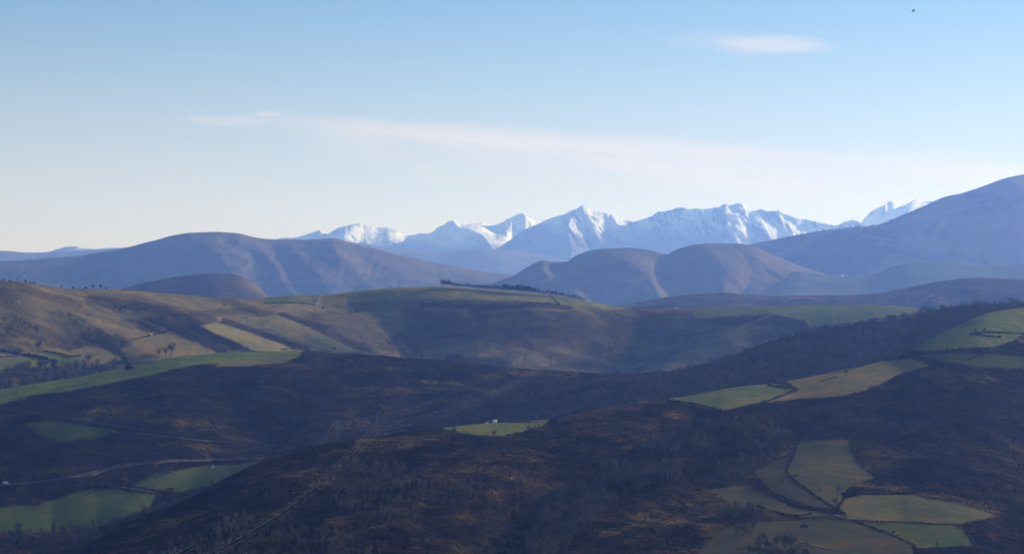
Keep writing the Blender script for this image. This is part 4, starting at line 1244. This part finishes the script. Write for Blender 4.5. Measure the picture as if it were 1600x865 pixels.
# line of trees on the central crest
rg = np.random.default_rng(21)
GC = 'trees along the central crest'
u = 690.0; i = 0
while u < 915:
    v = np.interp(u, CM.u, CM.c) + 1.6
    if u < 704:
        h, k, w, lb, nm = rg.uniform(11, 14), 'bare%d' % (i % 5), .8, 'tall bare tree in the left end clump', 'bare_tree'
    elif 770 < u < 782:
        h, k, w, lb, nm = rg.uniform(10, 12), 'bare%d' % (i % 5), 1.0, 'tall bare tree standing out in the middle', 'bare_tree'
    elif u < 785:
        h, k, w, lb, nm = rg.uniform(7, 10), 'bare%d' % (i % 5), .9, 'low bare tree in the left half', 'bare_tree'
    elif u < 835:
        h, k, w, lb, nm = rg.uniform(10, 15), ('bare%d' % (i % 5) if i % 2 else 'ever%d' % (i % 4)), .95, 'dense dark tree in the thick right half', 'tree'
    else:
        h, k, w, lb, nm = rg.uniform(8, 12) * (1 - .3 * (u - 835) / 80), ('bare%d' % (i % 5) if i % 3 else 'cone%d' % (i % 3)), .9, 'small tree at the thinning right end', 'tree'
    j = i + 1
    sfx = 'th' if 10 <= j % 100 <= 20 else {1: 'st', 2: 'nd', 3: 'rd'}.get(j % 10, 'th')
    T(CM, u, v, h, k, nm, lb + ', %d%s from left on central crest' % (j, sfx), 'tree', GC, wide=w)
    u += rg.uniform(2.0, 3.6); i += 1

# specks on the far right crest
for i, (u, h, lb) in enumerate(((1527, 3, 'left tree of the first pair on the far right crest'), (1534, 3, 'right tree of the first pair on the far right crest'), (1554, 3.4, 'left tree of the second pair on the far right crest'),
                                (1559, 3.2, 'right tree of the second pair on the far right crest'), (1578, 3, 'first dark tree of the last group on the far right crest'), (1585, 3, 'second dark tree of the last group on the far right crest'),
                                (1592, 2.6, 'third dark tree of the last group on the far right crest'), (1598, 3.2, 'dark tree at the right edge of the far right crest'))):
    T(RL, u, np.interp(u, RL.u, RL.c) + .9, h, 'ever%d' % (i % 4), 'tree', lb, 'tree', 'trees along the far right crest', wide=1.3)


# ------------------------------------------------------------------ tracks and road
def track(layer, line, width, label, name='dirt_track', lift=0.25, mat=None):
    pts = densify(line, 3.0)
    P = layer.at(pts[:, 0], pts[:, 1])
    # smooth
    for _ in range(3):
        P[1:-1] = (P[:-2] + 2 * P[1:-1] + P[2:]) / 4
    d = np.gradient(P, axis=0); d[:, 2] = 0
    d /= np.linalg.norm(d, axis=1, keepdims=True) + 1e-9
    nrm = np.stack([-d[:, 1], d[:, 0], 0 * d[:, 0]], -1)
    A = P + nrm * width / 2; B = P - nrm * width / 2
    A[:, 2] += lift; B[:, 2] += lift
    A2 = A.copy(); B2 = B.copy(); A2[:, 2] -= 1.5; B2[:, 2] -= 1.5; A2 += nrm; B2 -= nrm
    n = len(P)
    V = np.concatenate([A2, A, B, B2]); f = []
    for i in range(n - 1):
        for r in range(3):
            f.append((r * n + i, r * n + i + 1, (r + 1) * n + i + 1, (r + 1) * n + i))
    o = new_mesh(name, V, np.array(f), mat or M_track, smooth=False)
    tag(o, label, kind='structure')


track(DM, [(-60, 760), (0, 757), (50, 753), (100, 746), (140, 741), (180, 730), (220, 724), (260, 720), (310, 718), (360, 717), (410, 716)], 6.0, 'narrow pale road curving along the valley side at lower left', 'road', .5)
track(DM, [(120, 742), (150, 735), (190, 725), (240, 719), (290, 717)], 3.0, 'second pale track just above the valley road')
track(DM, [(215, 676), (300, 686), (380, 692), (450, 695), (452, 700)], 3.0, 'thin pale track crossing the dark slope at left')
track(DM, [(190, 760), (230, 767), (255, 774)], 4.0, 'short pale track between the valley fields')
track(CM, [(600, 472), (660, 472), (720, 470), (780, 470), (820, 471), (860, 473)], 5.0, 'thin pale track under the crest field of the central hill')
track(CM, [(1046, 562), (1060, 555), (1078, 542)], 5.0, 'short bright track on the spur right of centre')
track(EM, [(1030, 625), (980, 631), (930, 641), (880, 652)], 3.0, 'grassy track along the front crest')
track(EM, [(1150, 650), (1146, 664), (1180, 667), (1230, 682)], 2.0, 'faint path above the gully of the front slope')
track(EM, [(1210, 850), (1250, 846), (1290, 856), (1340, 866), (1380, 880)], 4.0, 'pale path across the bottom right pasture')
track(EM, [(1290, 800), (1318, 808), (1333, 812)], 4.0, 'short track into the straw-coloured field')


# ------------------------------------------------------------------ buildings and van
def box(cx, cy, cz, sx, sy, sz):
    v = np.array([(x, y, z) for x in (-1, 1) for y in (-1, 1) for z in (-1, 1)], float) * .5 * np.array([sx, sy, sz]) + np.array([cx, cy, cz])
    f = np.array([(0, 1, 3), (0, 3, 2), (4, 6, 7), (4, 7, 5), (0, 4, 5), (0, 5, 1), (2, 3, 7), (2, 7, 6), (0, 2, 6), (0, 6, 4), (1, 5, 7), (1, 7, 3)])
    return v, f


def cottage(layer, u, v, w, label, name='cottage', depth=None, h=None, rz=0.2, category='house', roofmat=None, sink=.2):
    p = layer.at(u, v)[0]
    depth = depth or w * .8; h = h or w * .55
    r = empty(name, (p[0], p[1], p[2] - sink), rz)
    tag(r, label, category)
    # gable walls: prism with pitched top
    x, y, rh = w / 2, depth / 2, h + w * .28
    V = np.array([(-x, -y, -1), (x, -y, -1), (x, y, -1), (-x, y, -1), (-x, -y, h), (x, -y, h), (x, y, h), (-x, y, h), (-x, 0, rh - .05), (x, 0, rh - .05)], float)
    Fc = np.array([(0, 1, 5), (0, 5, 4), (2, 3, 7), (2, 7, 6), (1, 2, 6), (1, 6, 5), (3, 0, 4), (3, 4, 7), (4, 8, 7), (5, 6, 9), (4, 5, 9), (4, 9, 8), (7, 8, 9), (7, 9, 6)])
    new_mesh('walls', V, Fc, M_white, r)
    e = w * .07
    Rv = np.array([(-x - e, -y - e, h - .1), (x + e, -y - e, h - .1), (x + e, 0, rh + .12), (-x - e, 0, rh + .12), (-x - e, y + e, h - .1), (x + e, y + e, h - .1),
                   (-x - e, -y - e, h - .3), (x + e, -y - e, h - .3), (x + e, 0, rh - .05), (-x - e, 0, rh - .05), (-x - e, y + e, h - .3), (x + e, y + e, h - .3)], float)
    Rf = np.array([(0, 1, 2), (0, 2, 3), (3, 2, 5), (3, 5, 4), (6, 0, 3), (6, 3, 9), (9, 3, 4), (9, 4, 10), (1, 7, 8), (1, 8, 2), (2, 8, 11), (2, 11, 5), (6, 7, 1), (6, 1, 0), (4, 5, 11), (4, 11, 10)])
    new_mesh('roof', Rv, Rf, roofmat or M_roof, r)
    new_mesh('door', *box(-w * .1, -y - .04, h * .36, w * .16, .08, h * .74), M_wood, r)
    for sx in (-.33, .25):
        new_mesh('window', *box(w * sx, -y - .04, h * .58, w * .13, .08, h * .28), M_dark, r)
    return r


cottage(CM, 236, 524, 4.0, 'tiny white cabin above the triangular tan field', 'cabin', h=2.8, roofmat=M_white)
cottage(CM, 493, 475, 6, 'white farmhouse by the hedge behind the left ridge', 'farmhouse', h=3.5)
cottage(CM, 1057, 482, 5, 'tiny pale hut on the crest right of centre', 'hut')
cottage(EM, 773, 658, 3.4, 'small white hut on the front crest beside the small green field', 'hut', h=2.0, roofmat=M_white)
cottage(VF, 1316, 432, 15, 'long pale farm building on the hazy valley floor', 'barn', depth=8, h=4, roofmat=M_white)
cottage(DM, 332, 730, 3.2, 'tiny pale shed below the valley road', 'shed', h=2.2)
cottage(EM, 760, 659, 3.0, 'low grey shed left of the white hut on the front crest', 'shed', h=1.6, roofmat=M_steel)

# white van on the valley road
p = DM.at(9, 756.5)[0]
van = tag(empty('van', (p[0], p[1], p[2] + .55), 0.15), 'white van on the valley road at the far left edge', 'van')
prof = [(-2.6, .4), (2.5, .4), (2.6, 1.0), (2.2, 1.25), (1.5, 2.3), (-2.5, 2.45), (-2.6, 2.2)]
n = len(prof)
V = np.array([(x, -.95, z) for x, z in prof] + [(x, .95, z) for x, z in prof])
Fc = [(0, i, i + 1) for i in range(1, n - 1)] + [(n, n + i + 1, n + i) for i in range(1, n - 1)]
for i in range(n):
    j = (i + 1) % n
    Fc += [(i, n + i, n + j), (i, n + j, j)]
new_mesh('body', V, np.array(Fc), M_white, van)
new_mesh('windscreen', np.array([(2.24, -.8, 1.28), (2.24, .8, 1.28), (1.6, .75, 2.2), (1.6, -.75, 2.2), ]) + np.array([.03, 0, .02]), np.array([(0, 1, 2), (0, 2, 3)]), M_dark, van)
new_mesh('side_window', *box(1.2, -.97, 1.75, .8, .04, .5), M_dark, van)
for x in (-1.7, 1.6):
    for y in (-.95, .95):
        new_mesh('wheel', *stick((x, y - .12, .38), (x, y + .12, .38), .38, .38, 12), M_tyre, van)


# ------------------------------------------------------------------ pylons and wires
def bar(p0, p1, r=.12):
    return stick(p0, p1, r, r, 3)


def pylon(layer, u, v, h, label, rz=0.0):
    p = layer.at(u, v)[0]
    r = empty('pylon', p, rz); tag(r, label, 'pylon', 'pylons of the power line')
    s = h / 26.0
    lev = [0, 5, 10, 14.5, 18.5, 26]; wd = [2.9, 2.2, 1.6, 1.1, .8, .1]
    parts = []
    for i in range(5):
        for sx, sy in ((1, 1), (1, -1), (-1, -1), (-1, 1)):
            parts.append(bar((sx * wd[i], sy * wd[i], lev[i]), (sx * wd[i + 1], sy * wd[i + 1], lev[i + 1]), .12))
        for (ax, ay), (bx, by) in (((1, 1), (1, -1)), ((1, -1), (-1, -1)), ((-1, -1), (-1, 1)), ((-1, 1), (1, 1))):
            parts.append(bar((ax * wd[i], ay * wd[i], lev[i]), (bx * wd[i + 1], by * wd[i + 1], lev[i + 1]), .07))
            parts.append(bar((bx * wd[i], by * wd[i], lev[i]), (ax * wd[i + 1], ay * wd[i + 1], lev[i + 1]), .07))
    v_, f_ = merge(parts); new_mesh('lattice_mast', v_ * s, f_, M_steel, r)
    ends = []
    for z, L_ in ((16, 4.2), (19.5, 5.2), (23, 3.6)):
        c = merge([bar((-L_, 0, z), (0, 0, z + .9), .13), bar((L_, 0, z), (0, 0, z + .9), .13), bar((-L_, 0, z), (0, 0, z - .6), .13), bar((L_, 0, z), (0, 0, z - .6), .13)])
        new_mesh('crossarm', c[0] * s, c[1], M_steel, r)
        for sx in (-1, 1):
            new_mesh('insulator', *(lambda q: (q[0] * s, q[1]))(stick((sx * L_, 0, z), (sx * L_, 0, z - 1.6), .12, .12, 5)), M_steel, r)
            q = np.array([sx * L_, 0, z - 1.6]) * s
            ends.append(np.array([p[0] + math.cos(rz) * q[0], p[1] + math.sin(rz) * q[0], p[2] + q[2]]))
    return ends


def wire(a, b, sag, label, r=.04):
    t = np.linspace(0, 1, 25)[:, None]
    P = a * (1 - t) + b * t
    P[:, 2] -= (4 * sag * t * (1 - t))[:, 0]
    parts = [stick(P[i] - a, P[i + 1] - a, r, r, 3) for i in range(24)]
    v, f = merge(parts)
    o = new_mesh('power_cable', v, f, M_wire); o.location = a
    tag(o, label, 'power cable', 'power cables across the valley')


e1 = pylon(DM, 820, 577, 22, 'left pylon of the pair on the crest of the dark ridge', .5)
e2 = pylon(DM, 860, 580, 23, 'right pylon of the pair on the crest of the dark ridge', .5)
e3 = pylon(DM, 527, 692, 27, 'pale pylon standing in the dark valley left of centre', .6)
e4 = pylon(EM, 588, 694, 20, 'pylon on the front crest right of the pale valley pylon', .6)
e5 = pylon(EM, 230, 927, 18, 'nearest pylon, just below the bottom left edge where the cables leave', .8)
for a, b, n in ((e1, e3, 'from left crest pylon to pale valley pylon'), (e2, e4, 'from right crest pylon to front crest pylon'),
                (e3, e5, 'from pale valley pylon down to the bottom edge'), (e4, e5, 'from front crest pylon down to the bottom edge')):
    for i in range(6):
        wire(a[i], b[i] + (np.array([12.0, 0, 0]) if (b is e5 and a is e4) else 0), 14, ('lowest', 'middle', 'top')[i // 2] + (' left', ' right')[i % 2] + ' cable ' + n)

# fence posts on the pale grass at the bottom
for i, (u, v, h) in enumerate(((1103, 775, 5), (1112, 776, 6), (1121, 776, 9), (1127, 777, 4))):
    p = EM.at(u, v)[0]; h_ = h * p[1] / F
    o = new_mesh('post', *merge([stick((0, 0, -.4), (0.05, 0, h_), .16, .12, 5), stick((0.05, 0, h_), (0.05, 0, h_ + .12), .12, .02, 5)]), M_wood); o.location = p
    tag(o, ('tallest dark post' if h == 9 else ('first', 'second', '', 'last')[i] + ' short dark post') + ' in the row at the left end of the tan grass', 'post', 'dark posts in the tan grass')


# ------------------------------------------------------------------ birds
def bird(u, v, D, span, label, bank=.5, rz=.6):
    p = project_points(np.array([u]), np.array([v]), np.array([float(D)]))[0]
    r = empty('bird', p, rz); r.rotation_euler = (0, bank, rz); tag(r, label, 'bird')
    prof = [(-.34, .012), (-.26, .03), (-.12, .06), (0, .075), (.12, .06), (.2, .042), (.25, .045), (.3, .03), (.36, .004)]
    k = 8; V = []; Fc = []
    for x, rr in prof:
        for j in range(k):
            a = j * 2 * math.pi / k
            V.append((math.cos(a) * rr, x, math.sin(a) * rr * .9))
    for i in range(len(prof) - 1):
        for j in range(k):
            j2 = (j + 1) % k
            Fc += [(i * k + j, i * k + j2, (i + 1) * k + j2), (i * k + j, (i + 1) * k + j2, (i + 1) * k + j)]
    new_mesh('body', np.array(V) * span, np.array(Fc), M_feather, r)
    for sx in (-1, 1):
        w = [(0.05, .1, .02), (.22, .14, .09), (.42, .04, .10), (.52, -.08, .06), (.36, -.1, .09), (.2, -.1, .08), (.05, -.1, .02)]
        T_ = np.array([(sx * x, y, z + .008) for x, y, z in w]); B_ = T_ - np.array([0, 0, .016])
        n = len(w); f = [(0, i, i + 1) for i in range(1, n - 1)] + [(n, n + i + 1, n + i) for i in range(1, n - 1)]
        for i in range(n):
            j = (i + 1) % n; f += [(i, n + i, n + j), (i, n + j, j)]
        new_mesh('wing', np.concatenate([T_, B_]) * span, np.array(f), M_feather, r)
    tl = np.array([(-.03, -.3, .01), (.03, -.3, .01), (.09, -.5, .01), (-.09, -.5, .01)]); tb = tl - np.array([0, 0, .015])
    new_mesh('tail', np.concatenate([tl, tb]) * span, np.array([(0, 1, 2), (0, 2, 3), (4, 6, 5), (4, 7, 6), (0, 4, 5), (0, 5, 1), (1, 5, 6), (1, 6, 2), (2, 6, 7), (2, 7, 3), (3, 7, 4), (3, 4, 0)]), M_feather, r)


bird(1427, 17.5, 420, 1.25, 'black bird gliding high in the sky at the upper right', -.55, 1.0)
bird(1492, 155, 900, .7, 'tiny faint bird far off below the black one', .2, 1.2)

# ------------------------------------------------------------------ haze
zt, zb = 1560.0, -306.0
hv, hf = box(0, 14200, (zt + zb) / 2, 60000, 36000, zt - zb)
hm = bpy.data.materials.new('haze_air'); hm.use_nodes = True
t = hm.node_tree
for n in list(t.nodes):
    t.nodes.remove(n)
pv = t.nodes.new('ShaderNodeVolumePrincipled'); om = t.nodes.new('ShaderNodeOutputMaterial')
pv.inputs['Color'].default_value = (0.19, 0.355, 1.0, 1)
pv.inputs['Density'].default_value = 4.9e-5
pv.inputs['Absorption Color'].default_value = (1, 1, 1, 1)
pv.inputs['Anisotropy'].default_value = 0.38
t.links.new(pv.outputs[0], om.inputs['Volume'])
hz = new_mesh('haze', hv, hf, hm)
tag(hz, kind='stuff')
